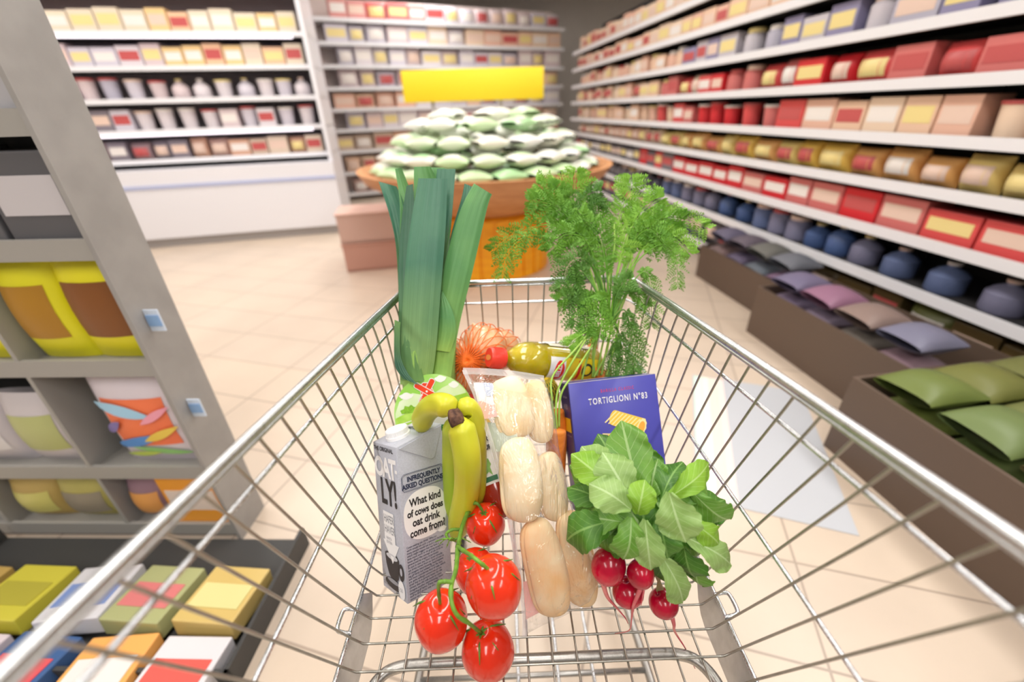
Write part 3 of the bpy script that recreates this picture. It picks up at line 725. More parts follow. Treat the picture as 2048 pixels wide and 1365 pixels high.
text_mesh('MADE OF OATS\nAND WATER', 0.0035, MF @ Matrix.Translation((0.006, 0.012, 0.0)), 'lettering', INK, carton)
# side face
text_mesh('INFREQUENTLY', 0.0105, MS_ @ Matrix.Translation((0.0435, 0.181, 0)), 'lettering', INKB, carton, bold=0.0005, align='CENTER', sx=0.80, spacing=1.0)
text_mesh('ASKED QUESTIONS', 0.0105, MS_ @ Matrix.Translation((0.0415, 0.1705, 0)), 'lettering', INKB, carton, bold=0.0005, align='CENTER', sx=0.80)
for k, (g, t_) in enumerate(((0.0, 0.0006), (0.0014, 0.0004))):
    x0, x1, y0, y1 = 0.0045 + g, 0.0795 - g, 0.1665 + g, 0.1935 - g
    b = MB(); loop = [(x0 + .004, y0), (x1 - .004, y0), (x1, y0 + .004), (x1, y1 - .004), (x1 - .004, y1), (x0 + .004, y1), (x0, y1 - .004), (x0, y0 + .004), (x0 + .004, y0)]
    b.tube([MS_ @ Vector((p[0], p[1], 0)) for p in loop], t_ * 0.6, 4); b.build('printed_border', INKB, carton, smooth=False)
deco(MS_, circ(0.042, 0.126, 0.0385, 0.0385, 48, p=2.5), 'printed_bubble', WHI)
deco(MS_, [(0.052, 0.096), (0.066, 0.100), (0.078, 0.091), (0.074, 0.086), (0.065, 0.087)], 'printed_bubble', WHI)
for k, (t_, x_, y_) in enumerate((('What kind', 0.043, 0.142), ('of cows does', 0.042, 0.1265), ('oat drink', 0.042, 0.111), ('come from?', 0.044, 0.0955))):
    text_mesh(t_, 0.0165 if k != 1 else 0.0150, MS_ @ Matrix.Translation((x_, y_, 0.0003)), 'lettering', INK, carton, bold=0.00055, align='CENTER', sx=0.80)
LN = ['Cows making oat drink? Who on', 'earth would ask such a question? Actually', 'many people would ask such a question', 'which might suggest that we have a', 'little more work to do getting people to', 'know about the concept of oat drink in',
      'general and its origins in particular.', "So just in case you don't know already,", 'oat drink comes from no kind of cow at', 'all (imagine mind-blowing, head-explod-', 'ing gif here) but instead from the best', 'and most considerate kind of oats, which', 'are quite willingly turned into an oat',
      'drink that is in general better for the', 'climate than the milk made by cows', '(imagine another mind-blowing, head-', 'exploding gif here). Pretty heavy', 'stuff to find on the side of a', 'carton we know.']
text_mesh('\n'.join(LN), 0.0046, MS_ @ Matrix.Translation((0.0045, 0.0815, 0)), 'lettering', INKB, carton, bold=0.00004, sx=0.86, line=0.94)
MT = Mc @ frame((CW * .62, CD - .008, CHF + (CHB - CHF) * .62 + .0012), tx, (0, 1, 0)) @ Matrix.Rotation(-PI / 2, 4, 'Z')
text_mesh('SHAKE ME', 0.011, MT, 'lettering', INK, carton, bold=0.0003, sx=0.8)
# ---- bananas
BAN = mat('banana_skin', (0.68, 0.62, 0.035), 0.38, color2=(0.46, 0.56, 0.03), scale=7, bump=0.06, bscale=60, detail=2)
BANG = mat('banana_green', (0.50, 0.56, 0.035), 0.38, color2=(0.34, 0.48, 0.03), scale=7, detail=2)
CROWN = mat('banana_crown', (0.20, 0.10, 0.06), 0.8, color2=(0.05, 0.02, 0.015), scale=90, bump=1.0)
bun = thing('banana_bunch', at(915, 930, 0.64), 'bunch of yellow green bananas with brown crown beside the oat drink carton', 'bananas')
def banana(rows, w0, m, neck=0.34, n=34):
    pts = pxpath(rows, n); rr = []
    for i in range(n):
        t = i / (n - 1)
        k = lerp(neck, 1, min(1, (t / 0.16)) ** 1.3) if t < 0.16 else (1 if t < 0.80 else 1 - 0.72 * ((t - 0.80) / 0.20) ** 1.7)
        rr.append(w0 * k)
    b = MB(); b.tube(pts, rr, 30, shape=lambda q: 1 + 0.045 * abs(math.cos(2.5 * q)) ** 0.6, up=(CAM - pts[n // 2]).normalized())
    o = b.build('banana', m, bun)
    b = MB(); d = (pts[-1] - pts[-2]).normalized(); b.tube([pts[-1] - d * .001, pts[-1] + d * .004, pts[-1] + d * .006], [w0 * .29, w0 * .22, w0 * .10], 10); b.build('banana_tip', CROWN, o)
    return o
banana([(915, 835, .600), (925, 865, .60), (934, 915, .605), (934, 975, .64), (922, 1035, .675), (912, 1078, .705)], 0.0192, BAN)
banana([(910, 838, .605), (908, 872, .64), (907, 930, .675), (909, 990, .695), (912, 1050, .71)], 0.0170, BANG)
banana([(905, 828, .605), (890, 812, .615), (866, 812, .635), (848, 832, .665), (842, 860, .69)], 0.0172, BAN)
banana([(922, 828, .610), (934, 818, .615), (946, 842, .63), (951, 900, .655), (950, 980, .68), (940, 1030, .70)], 0.0165, BAN)
b = MB(); P0 = at(905, 822, .598); P1 = at(914, 848, .590)
b.tube([P0, lerp(P0, P1, .5), P1 + (P1 - P0) * .15], [0.008, 0.0105, 0.0095], 14, shape=lambda q: 1 + .2 * math.sin(3 * q) + .12 * math.sin(7 * q)); b.build('crown', CROWN, bun)

# ---- veggie cold cut packet with rounded lid
def local_at(px, py, d, rx, ry, tilt=0.0):
    """frame facing roughly the viewer; tilt leans the top away"""
    C = at(px, py, d)
    return C
pk_c = (868, 828, 0.72)
ex = (CR * math.cos(0.10) + CU * math.sin(0.10)).normalized()
ey = (CU * math.cos(0.05) - CF * math.sin(0.05)); ey = (ey - ex * ey.dot(ex)).normalized()
Mp = frame(at(*pk_c), ex, ey)
pkt = thing('cold_cut_packet', Mp @ Vector((0, -0.10, 0)), 'green and white round topped packet with red windmill mark under the leeks', 'packet')
PR = 0.0625
Mp = Mp @ Matrix.Scale(1.08, 4)
def lid(r, y0=-0.13, n=40):
    return [(r, y0)] + [(r * math.cos(a), r * math.sin(a)) for a in [PI * k / n for k in range(n + 1)]] + [(-r, y0)]
def pdeco(pts, nm, m, lift, par=None):
    q_ = []
    for x, y in [(p[0], p[1] + .018) for p in pts]:
        if y > 0 and math.hypot(x, y) > .0617: k_ = .0617 / math.hypot(x, y); x, y = x * k_, y * k_
        q_.append((x, y))
    pts = q_
    b = MB(); b.poly([(p[0], p[1], lift) for p in pts], Mp); return b.build(nm, m, par or pkt, smooth=False)
def slab(pts, z0, z1, M, nm, m, par):
    n = len(pts); b = MB(); b.add([M @ Vector((p[0], p[1], z1)) for p in pts] + [M @ Vector((p[0], p[1], z0)) for p in pts], [tuple(range(n)), tuple(range(2 * n - 1, n - 1, -1))] + [(i, i + n, (i + 1) % n + n, (i + 1) % n) for i in range(n)])
    return b.build(nm, m, par, smooth=False)
slab(lid(PR), -0.0012, 0, Mp, 'lid_film', mat('packet_green', (0.34, 0.72, 0.10), 0.3, color2=(0.52, 0.82, 0.30), scale=14, detail=2), pkt)
slab(lid(PR - 0.006, -0.124), -0.015, -0.0012, Mp, 'tray', mat('tray_clear', (0.8, 0.82, 0.8), 0.3), pkt)
SKY = mat('packet_pale_green', (0.68, 0.88, 0.48), 0.3, color2=(0.80, 0.92, 0.66), scale=30, detail=1)
pdeco([(0.0595, -0.008), (0.056, 0.018), (0.040, 0.030), (0.018, 0.022), (-0.004, 0.010), (-0.03, 0.018), (-0.052, 0.006), (-0.060, -0.012), (-0.0605, -0.03), (0.0605, -0.03)], 'printed_sky', SKY, 0.0003)
HILL = mat('packet_hill', (0.36, 0.66, 0.06), 0.35, color2=(0.52, 0.78, 0.14), scale=60, detail=1)
pdeco([(-0.0605, -0.020), (-0.045, -0.0135), (-0.02, -0.012), (0.0, -0.016), (0.0, -0.030), (-0.03, -0.027), (-0.0605, -0.036)], 'printed_field', HILL, 0.0005)
pdeco([(0.010, 0.001), (0.030, 0.006), (0.058, 0.012), (0.0605, 0.000), (0.040, -0.004), (0.016, -0.006)], 'printed_field', HILL, 0.0005)
pdeco([(-0.0615, -0.036), (-0.03, -0.0285), (0.0, -0.020), (0.03, -0.008), (0.0615, -0.003), (0.0615, -0.12), (-0.0615, -0.12)], 'printed_white_panel', mat('packet_white', (0.86, 0.87, 0.89), .35), 0.0007)
pdeco([(-0.0612, -0.031), (-0.03, -0.0235), (-0.03, -0.0245), (-0.0612, -0.0325)], 'printed_path', WHI, 0.0007)
CLOUD = mat('cloud_white', (0.92, 0.94, 0.93), .5)
for (x, y, rx, ry) in ((-0.040, 0.014, 0.011, 0.005), (0.016, 0.036, 0.009, 0.005), (0.036, 0.025, 0.008, 0.005)):
    cpt = []
    for k in range(30):
        a = 2 * PI * k / 30; cpt.append((x + rx * math.cos(a) * (1 + .10 * math.sin(5 * a)), y + ry * math.sin(a) * (1 + .15 * math.cos(4 * a))))
    pdeco(cpt, 'printed_cloud', CLOUD, 0.0006)
bush = [(x, y) for x, y in [(-0.050, -0.0135), (-0.052, -0.008), (-0.046, -0.006), (-0.044, -0.001), (-0.038, -0.003), (-0.034, 0.000), (-0.030, -0.004), (-0.027, -0.004), (-0.025, -0.010), (-0.028, -0.0125)]]
pdeco(bush, 'printed_bush', mat('packet_bush', (0.28, 0.58, 0.04), .4, color2=(0.20, 0.42, 0.02), scale=300), 0.0008)
RED = mat('print_red', (0.86, 0.06, 0.02), 0.4)
# windmill mark: body behind two crossed sails, outlined in white
def bandp(cx, cy, a, L_, W_, cap=True):
    pts = []
    for sgn in (1, -1):
        for k in range(7):
            t = -PI / 2 + PI * k / 6
            pts.append((sgn * (L_ + math.cos(t) * W_ * .6), sgn * math.sin(t) * W_))
    return [(cx + x * math.cos(a) - y * math.sin(a), cy + x * math.sin(a) + y * math.cos(a)) for x, y in pts]
mxp, myp = -0.007, 0.0185
body = [(mxp - 0.009, myp + 0.010), (mxp - 0.004, myp + 0.0135), (mxp + 0.003, myp + 0.0125), (mxp + 0.007, myp + 0.007), (mxp + 0.014, myp - 0.014), (mxp - 0.010, myp - 0.020)]
def grow(p, g):
    cx = sum(q[0] for q in p) / len(p); cy = sum(q[1] for q in p) / len(p)
    return [(x + (x - cx) / max(1e-6, math.hypot(x - cx, y - cy)) * g, y + (y - cy) / max(1e-6, math.hypot(x - cx, y - cy)) * g) for x, y in p]
pdeco(grow(body, .0012), 'printed_windmill', WHI, 0.0009); pdeco(body, 'printed_windmill', RED, 0.0010)
for k, a in enumerate((1.0, -0.62)):
    pdeco(bandp(mxp, myp, a, 0.0195, 0.0050), 'printed_windmill', WHI, 0.0012 + .0004 * k); pdeco(bandp(mxp, myp, a, 0.0190, 0.0039), 'printed_windmill', RED, 0.0014 + .0004 * k)
pdeco(circ(mxp, myp, 0.0017, 0.0017, 12), 'printed_windmill', WHI, 0.0021)
text_mesh('1834', 0.0062, Mp @ Matrix.Translation((mxp - 0.0125, myp - 0.0155 + .018, 0.0024)) @ Matrix.Rotation(1.0, 4, 'Z'), 'lettering', WHI, pkt)
text_mesh('SCHINKEN', 0.0125, Mp @ Matrix.Translation((-0.036, -0.027, 0.0012)), 'lettering', mat('ink_green', (0.03, 0.28, 0.06), .5), pkt, bold=0.0005)

# ---- ketchup bottle
kt = thing('ketchup_bottle', at(975, 985, .70), 'red curry ketchup bottle with white label lying between bananas and bread bag', 'bottle')
KA, KB_ = at(941, 812, .765), at(1012, 1035, .68)
kz = (KA - KB_).normalized(); kv = (CAM - KA); kv = (kv - kz * kv.dot(kz)).normalized(); kx = kv.cross(kz)
MK = Matrix((kx, kv, kz)).transposed().to_4x4(); MK.translation = KB_
KL = (KA - KB_).length
b = MB(); prof = [(0.0, 0), (0.022, 0.001), (0.030, 0.008), (0.031, KL * .55), (0.028, KL * .72), (0.021, KL * .86), (0.0135, KL * .93), (0.012, KL * .99)]
b.lathe(prof, 40, MK @ Matrix.Diagonal((1, .8, 1, 1))); b.build('bottle_body', mat('ketchup_red', (0.42, 0.035, 0.012), 0.12, var=.3, scale=30, coat=.5), kt)
b = MB(); b.lathe([(0.0165, KL * .95), (0.017, KL * .99), (0.0165, KL * 1.06), (0.013, KL * 1.09), (0, KL * 1.092)], 28, MK); b.build('cap', mat('ketchup_cap', (0.50, 0.05, 0.03), .35), kt)
def curved(x0, x1, z0, z1, nm, m, off, par, n=12, R=0.031, top=None):
    rows = []
    for i in range(n + 1):
        t = i / n; row = []
        for k in range(9):
            x = lerp(x0, x1, k / 8); zt = z1 if top is None else z1 - top * (abs(x) / 0.026) ** 2
            z = lerp(z0, zt, t); rr = R + off
            row.append(MK @ Vector((x, 0.8 * math.sqrt(max(1e-8, rr * rr - x * x)), z)))
        rows.append(row)
    b = MB(); b.grid(rows); return b.build(nm, m, par)
LBW = mat('label_cream', (0.85, 0.83, 0.80), .5); GOLD = mat('label_gold', (0.80, 0.48, 0.06), .45); INKD = mat('ink_dark_green', (0.03, 0.16, 0.07), .5)
lb = curved(-0.028, 0.028, 0.052, 0.170, 'label', LBW, 0.0005, kt, top=0.012); lb['label'] = 'cream label'
curved(-0.024, 0.024, 0.138, 0.166, 'label_band', GOLD, 0.0009, lb, top=0.012)
curved(-0.026, 0.026, 0.056, 0.064, 'label_band', INKD, 0.0009, lb)
def ktext(t, size, x, z, off=0.0014, bold=0.0005, m=INK, sx=.9):
    text_mesh(t, size, MK @ frame((x, 0.8 * math.sqrt(max(1e-8, .0315 ** 2 - 0.011 ** 2)) + off + .0025, z), (-1, 0, 0), (0, 0, 1)), 'lettering', m, lb, bold=bold, align='CENTER', sx=sx)
# the letters run left to right as the viewer reads them
def ktext2(t, size, x, z, bold=0.0005, m=INK, sx=.9):
    ex_ = (MK.to_3x3() @ Vector((1, 0, 0))); sg = 1 if ex_.dot(CR) > 0 else -1
    o = MK @ Vector((x, 0.8 * 0.0322 + 0.0004, z))
    text_mesh(t, size, frame(o, ex_ * sg, MK.to_3x3() @ Vector((0, 0, 1))), 'lettering', m, lb, bold=bold, align='CENTER', sx=sx)
ktext2('HEINZ', 0.0125, 0, 0.142); ktext2('CURRY', 0.0145, 0, 0.119, sx=.8); ktext2('GEWURZ', 0.0105, 0, 0.1065, sx=.8)
b = MB()
# printed leaf on label
Ml = frame(MK @ Vector((0.006, 0.0262, 0.072)), MK.to_3x3() @ Vector((1, 0, 0)), MK.to_3x3() @ Vector((0, 0, 1)))
b.poly([(0.000, 0.022), (-0.007, 0.020), (-0.009, 0.010), (-0.006, 0.006), (-0.007, -0.008), (-0.002, -0.001), (0.004, -0.004), (0.008, 0.004), (0.008, 0.016), (0.004, 0.021)], Ml); b.poly([(0.002, 0.030), (0.007, 0.033), (0.006, 0.038), (0.001, 0.036)], Ml)
b.build('printed_leaf', mat('print_leaf_green', (0.25, 0.50, 0.10), .5, var=.3, scale=120), lb, smooth=False)

# ---- leeks
def leek_material(name, base, tip, mid=None):
    m = bpy.data.materials.new(name); m.use_nodes = True
    N = m.node_tree.nodes; L = m.node_tree.links; b = N['Principled BSDF']; b.inputs['Roughness'].default_value = 0.42
    uv = N.new('ShaderNodeUVMap'); uv.uv_map = 'uv'; sx = N.new('ShaderNodeSeparateXYZ'); L.new(uv.outputs[0], sx.inputs[0])
    r = N.new('ShaderNodeValToRGB'); e = r.color_ramp.elements
    e[0].position = 0.0; e[0].color = (*base, 1); e[1].position = 0.55; e[1].color = (*tip, 1)
    q = e.new(0.22); q.color = (*(mid or [lerp(a_, c_, .45) for a_, c_ in zip(base, tip)]), 1)
    L.new(sx.outputs[1], r.inputs[0])
    mp = N.new('ShaderNodeMapping'); mp.inputs['Scale'].default_value = (38, 0.7, 1); L.new(uv.outputs[0], mp.inputs[0])
    nz = N.new('ShaderNodeTexNoise'); nz.inputs['Scale'].default_value = 2.0; nz.inputs['Detail'].default_value = 4; L.new(mp.outputs[0], nz.inputs['Vector'])
    rr = N.new('ShaderNodeValToRGB'); rr.color_ramp.elements[0].position = .3; rr.color_ramp.elements[1].position = .7; rr.color_ramp.elements[0].color = (.62, .68, .62, 1); rr.color_ramp.elements[1].color = (1, 1, 1, 1); L.new(nz.outputs['Fac'], rr.inputs[0])
    mx = N.new('ShaderNodeMix'); mx.data_type = 'RGBA'; mx.blend_type = 'MULTIPLY'; mx.inputs[0].default_value = .8; L.new(r.outputs[0], mx.inputs[6]); L.new(rr.outputs[0], mx.inputs[7])
    n2 = N.new('ShaderNodeTexNoise'); n2.inputs['Scale'].default_value = 14; n2.inputs['Detail'].default_value = 5
    tc = N.new('ShaderNodeTexCoord'); L.new(tc.outputs['Object'], n2.inputs['Vector'])
    r3 = N.new('ShaderNodeValToRGB'); r3.color_ramp.elements[0].position = .42; r3.color_ramp.elements[1].position = .6; r3.color_ramp.elements[0].color = (.75, .85, .9, 1); r3.color_ramp.elements[1].color = (1, 1, 1, 1); L.new(n2.outputs['Fac'], r3.inputs[0])
    m2 = N.new('ShaderNodeMix'); m2.data_type = 'RGBA'; m2.blend_type = 'MULTIPLY'; m2.inputs[0].default_value = .8; L.new(mx.outputs[2], m2.inputs[6]); L.new(r3.outputs[0], m2.inputs[7])
    L.new(m2.outputs[2], b.inputs['Base Color'])
    bp = N.new('ShaderNodeBump'); bp.inputs['Strength'].default_value = .25; bp.inputs['Distance'].default_value = .001; L.new(nz.outputs['Fac'], bp.inputs['Height']); L.new(bp.outputs[0], b.inputs['Normal'])
    return m
LKD = leek_material('leek_blue_green', (0.42, 0.62, 0.20), (0.075, 0.23, 0.14))
LKG = leek_material('leek_green', (0.46, 0.70, 0.16), (0.15, 0.38, 0.12))
LKN = leek_material('leek_dark', (0.20, 0.38, 0.12), (0.045, 0.15, 0.085))
def sheet(par, nm, m, rows, bulge=0.25, fold=0.0, n=26, K=13, thick=0.0016, top=None):
    """rows: (xl, yl, xr, yr, depth left, depth right) from base to tip; bulge curves it towards the viewer, fold creases the midrib"""
    rs_ = []
    m_ = len(rows)
    Lc = smooth_path([at(r_[0], r_[1], r_[4] + .028) for r_ in rows], n); Rc = smooth_path([at(r_[2], r_[3], r_[5] + .028) for r_ in rows], n)
    F_, Bk, U = [], [], []
    for i in range(n):
        a, c_ = Lc[i], Rc[i]; W = (c_ - a).length; v = (CAM - (a + c_) / 2).normalized(); fr, bk_, uu = [], [], []
        for k in range(K):
            u = k / (K - 1); s_ = u * 2 - 1
            z = bulge * W * 0.5 * (1 - s_ * s_) - fold * W * 0.5 * (1 - abs(s_)) 
            z += 0.0009 * math.sin(k * 2.1)
            p = lerp(a, c_, u) + v * z
            if top and i == n - 1: p = p + (Lc[-1] - Lc[-2]).normalized() * top(u)
            fr.append(p); bk_.append(p - v * thick); uu.append((u, i / (n - 1)))
        F_.append(fr); Bk.append(bk_); U.append(uu)
    b = MB(); b.grid(F_, U); b.grid([r_[::-1] for r_ in Bk], [u_[::-1] for u_ in U])
    b.grid([[F_[i][0], Bk[i][0]] for i in range(n)][::-1], [[U[i][0]] * 2 for i in range(n)][::-1]); b.grid([[F_[i][-1], Bk[i][-1]] for i in range(n)], [[U[i][-1]] * 2 for i in range(n)])
    b.grid([F_[-1], Bk[-1]], [U[-1]] * 2)
    return b.build(nm, m, par)
def shaft(par, rows, m, nm='shaft', n=18):
    P = pxpath([(r_[0], r_[1], r_[2] + .028) for r_ in rows], n); rr = [lerp(rows[min(int(i / (n - 1) * (len(rows) - 1)), len(rows) - 2)][3], rows[min(int(i / (n - 1) * (len(rows) - 1)), len(rows) - 2) + 1][3], (i / (n - 1) * (len(rows) - 1)) % 1 if i < n - 1 else 1) for i in range(n)]
    b = MB(); b.tube(P, rr, 24)
    for i in range(n):
        for k in range(24): b.uv[i * 24 + k] = (k / 24, 0.0 + 0.15 * i / (n - 1))
    return b.build(nm, m, par)
lk = thing('leek', at(835, 1000, .80), 'thick dark green leek on the left with flat cut leaf ends', 'leek', None)
shaft(lk, [(850, 960, .80, .021), (840, 850, .755, .022), (832, 760, .712, .024), (832, 690, .70, .024)], LKG)
sheet(lk, 'leaf', LKD, [(800, 770, 862, 768, .700, .700), (801, 700, 872, 700, .685, .685), (806, 600, 880, 600, .675, .675), (814, 500, 888, 500, .668, .668), (826, 420, 893, 420, .665, .665), (837, 357, 895, 357, .664, .664)], .38, .10)
sheet(lk, 'leaf', LKN, [(800, 760, 850, 765, .690, .690), (798, 690, 835, 700, .685, .68), (797, 600, 830, 600, .682, .68), (797, 520, 828, 520, .69, .68), (803, 440, 830, 440, .70, .685), (813, 372, 826, 368, .70, .69)], .3, 0)
sheet(lk, 'leaf', LKG, [(800, 700, 850, 700, .73, .72), (800, 560, 850, 560, .725, .715), (800, 460, 845, 460, .72, .71), (799, 400, 828, 400, .72, .71), (790, 338, 803, 336, .72, .71)], -.3, .2)
sheet(lk, 'leaf', LKD, [(800, 690, 840, 690, .738, .73), (796, 560, 830, 560, .735, .725), (790, 480, 815, 470, .73, .72), (776, 420, 806, 405, .728, .72), (757, 363, 793, 373, .728, .72)], -.35, .4)
sheet(lk, 'leaf', LKG, [(815, 640, 880, 640, .715, .71), (822, 520, 890, 520, .71, .705), (826, 430, 900, 430, .705, .70), (828, 334, 861, 333, .705, .70)], -.3, .25)
sheet(lk, 'leaf', LKD, [(840, 640, 885, 640, .712, .71), (855, 500, 898, 500, .708, .705), (866, 420, 905, 420, .705, .70), (874, 338, 911, 338, .702, .698)], .2, .1)
sheet(lk, 'leaf', LKG, [(830, 640, 880, 640, .722, .72), (842, 500, 892, 500, .718, .716), (848, 334, 890, 336, .715, .712)], .2, .3)
sheet(lk, 'leaf', LKN, [(789, 640, 801, 645, .675, .675), (788, 700, 801, 710, .675, .675), (791, 735, 818, 750, .675, .675), (806, 758, 840, 772, .675, .675)], .2, 0)
lk2 = thing('leek', at(890, 1000, .82), 'lighter green leek on the right with one slanted broad leaf', 'leek', None)
shaft(lk2, [(893, 950, .81, .018), (892, 850, .78, .019), (888, 760, .735, .021), (888, 690, .72, .021)], LKG)
sheet(lk2, 'leaf', LKG, [(858, 755, 902, 755, .712, .712), (863, 700, 910, 700, .705, .705), (868, 640, 921, 640, .70, .70), (882, 560, 941, 560, .692, .692), (905, 470, 962, 470, .685, .685), (925, 410, 976, 410, .680, .680), (948, 367, 984, 389, .678, .678)], .40, .18)
sheet(lk2, 'leaf', LKD, [(872, 660, 900, 660, .725, .72), (884, 560, 915, 560, .72, .715), (902, 470, 935, 470, .715, .71), (922, 400, 950, 400, .71, .705), (929, 367, 945, 374, .71, .705)], .25, .1)
sheet(lk2, 'leaf', LKG, [(866, 700, 900, 705, .698, .700), (872, 660, 912, 665, .694, .694), (876, 620, 905, 622, .690, .690), (880, 580, 884, 580, .688, .688)], .3, .05, thick=.001)

# ---- net of onions
ONI = mat('onion_skin', (0.92, 0.60, 0.36), 0.28, color2=(0.86, 0.44, 0.20), scale=26, stretch=(1, 1, .15), coat=.3, detail=3)
NET = mat('orange_net', (0.95, 0.20, 0.02), 0.5)
OS = [((965, 694, .80), 46, 'large pale onion at the top of the orange net, beside the red bottle cap'), ((922, 712, .79), 34, 'onion in the left of the orange net beside the leek shaft'), ((940, 752, .80), 40, 'onion low in the orange net under the knot'),
      ((1000, 700, .86), 42, 'onion in the orange net partly hidden behind the red bottle cap'), ((975, 770, .83), 42, 'onion in the orange net just above the bread bag'), ((915, 770, .84), 38, 'lowest onion in the orange net behind the green packet')]
ocs = []
for (p, rp, lab) in OS:
    C = at(*p); R = rp * p[2] / FPX; ocs.append((C, R))
    rnd = random.Random(int(p[0])); M = Matrix.Rotation(rnd.uniform(-1, 1), 4, 'X') @ Matrix.Rotation(rnd.uniform(-1, 1), 4, 'Y')
    b = MB(); b.ell((0, 0, 0), (R * .97, R * .97, R * .92), 30, 20, M, lambda v, th, ph: Vector((v.x, v.y, v.z + R * .22 * math.exp(-(th / .16) ** 2))))
    b.v = [v + C for v in b.v]; tag(b.build('onion', ONI), lab, 'onion')
net = thing('onion_net', at(940, 770, .82), 'orange mesh net bag holding onions between the leeks and the oil bottle', 'net bag')
gather = at(937, 723, .755)
b = MB()
# net: threads running from the gathered knot over the onions, with crossing rings
def hull(dirv, c0):
    best = 0
    for C, R in ocs:
        oc = c0 - C; B_ = oc.dot(dirv); Cq = oc.dot(oc) - (R * 1.03) ** 2; D_ = B_ * B_ - Cq
        if D_ > 0: best = max(best, -B_ + math.sqrt(D_))
    return best
c0 = sum((C for C, R in ocs), Vector()) / len(ocs)
gd = (gather - c0).normalized(); gx = gd.orthogonal().normalized(); gy = gd.cross(gx)
def npnt(th, ph):
    d = gd * math.cos(th) + (gx * math.cos(ph) + gy * math.sin(ph)) * math.sin(th)
    r_ = max(hull(d, c0), 0.022)
    r_ = (r_ + max(hull(gd * math.cos(th + .12) + (gx * math.cos(ph) + gy * math.sin(ph)) * math.sin(th + .12), c0), .022) + max(hull(gd * math.cos(th - .12) + (gx * math.cos(ph) + gy * math.sin(ph)) * math.sin(th - .12), c0), .022)) / 3
    return c0 + d * (max(r_, max(hull(d, c0), .022)) + .0012)
NT = 27
for s_ in (-1, 1):
    for k in range(NT):
        pts = [gather + gd * .004] + [npnt(lerp(.12, PI - .05, i / 34), 2 * PI * k / NT + s_ * 1.0 * i / 34) for i in range(35)]
        b.tube(pts, 0.00078, 4, cap=False)
b.build('net_mesh', NET, net)
b = MB()
for k in range(60):
    a = 2 * PI * k / 60; e = gx * math.cos(a) + gy * math.sin(a); b.tube(smooth_path([gather - gd * .002, gather + gd * .010 + e * .004, gather + gd * .008 + e * .018 * (1 + .4 * math.sin(k * 3.3)), gather + e * .032 * (1 + .3 * math.sin(k * 5.1)) - gd * .006], 8), 0.00055, 4)
b.ell(gather, (.006, .006, .006), 10, 8); b.build('net_knot', NET, net)

# ---- cooking oil bottle lying across
OA, OB = at(1004, 717, .745), at(1190, 730, .835)
ob = thing('oil_bottle', (OA + OB) / 2, 'bottle of golden cooking oil with bright red cap lying across the basket', 'bottle')
oz = (OB - OA).normalized(); ov = (CAM - OA); ov = (ov - oz * ov.dot(oz)).normalized(); ox = ov.cross(oz)
MO = Matrix((ox, ov, oz)).transposed().to_4x4(); MO.translation = OA; OL = (OB - OA).length
OIL = mat('oil_yellow', (0.80, 0.62, 0.01), 0.05, trans=0.2, ior=1.47, coat=.6, sss=.5, color2=(0.50, 0.38, 0.005), scale=22, detail=1)
OILW = bpy.data.materials.new('bottle_plastic'); OILW = film_material('bottle_plastic', (0.97, 0.99, 0.90), 0.04, 0.0)
def oprof(g): return [(0.013 - g, 0.002), (0.0135 - g, 0.010), (0.020 - g, 0.018), (0.030 - g, 0.032), (0.0345 - g, 0.050), (0.0350 - g, 0.066), (0.0328 - g, 0.074), (0.0335 - g, 0.085), (0.0335 - g, OL - .03), (0.034 - g, OL - .01), (0.029 - g, OL - .002), (0.0, OL)]
b = MB(); b.lathe(oprof(0.0), 48, MO); b.build('bottle_wall', OILW, ob)
b = MB(); b.lathe([(0.0, .006)] + oprof(0.0014)[1:], 48, MO); b.build('oil', OIL, ob)
b = MB(); b.lathe([(0.0175, 0.003), (0.0182, 0.001), (0.0182, -0.022), (0.0165, -0.0255), (0.0, -0.0257)], 44, MO)
for k in range(44):
    a = 2 * PI * k / 44; b.box((.0183 * math.cos(a), .0183 * math.sin(a), -.011), (.0008, .0008, .018), MO)
cp = b.build('cap', mat('cap_red', (0.86, 0.06, 0.035), 0.35, sss=.1), ob, auto=.5)
b = MB(); Mcp = MO @ Matrix.Translation((0, 0, -.0262)); b.poly([(x, y, 0) for x, y in circ(0, 0, .005, .011, 20)], Mcp); b.build('cap_emblem', mat('emblem_orange', (0.85, 0.30, 0.08), .4), cp, smooth=False)
def olabel(a0, a1, z0, z1, nm, m, off, par, za=0.0):
    rows = []
    for i in range(15):
        a = lerp(a0, a1, i / 14); row = []
        for k in range(5):
            z = lerp(z0 + za * ((a - a0) / (a1 - a0)), z1, k / 4); rr = .0336 + off
            row.append(MO @ Vector((rr * math.sin(a), rr * math.cos(a), z)))
        rows.append(row)
    b = MB(); b.grid(rows); return b.build(nm, m, par)
sgn = 1 if ox.dot(CU) > 0 else -1     # which way is up the picture around the bottle
LY = mat('label_yellow', (0.90, 0.66, 0.02), .4); LW = mat('label_white2', (0.88, 0.88, 0.90), .4); LR = mat('label_red', (0.82, 0.04, 0.02), .4); LBK = mat('label_black', (0.04, 0.03, 0.03), .4)
ol = olabel(-1.45 * sgn, 0.28 * sgn, 0.098, 0.185, 'label', LY, .0006, ob); ol['label'] = 'yellow label'
olabel(-1.45 * sgn, 0.28 * sgn, 0.080, 0.112, 'label_panel', LW, .0008, ol)
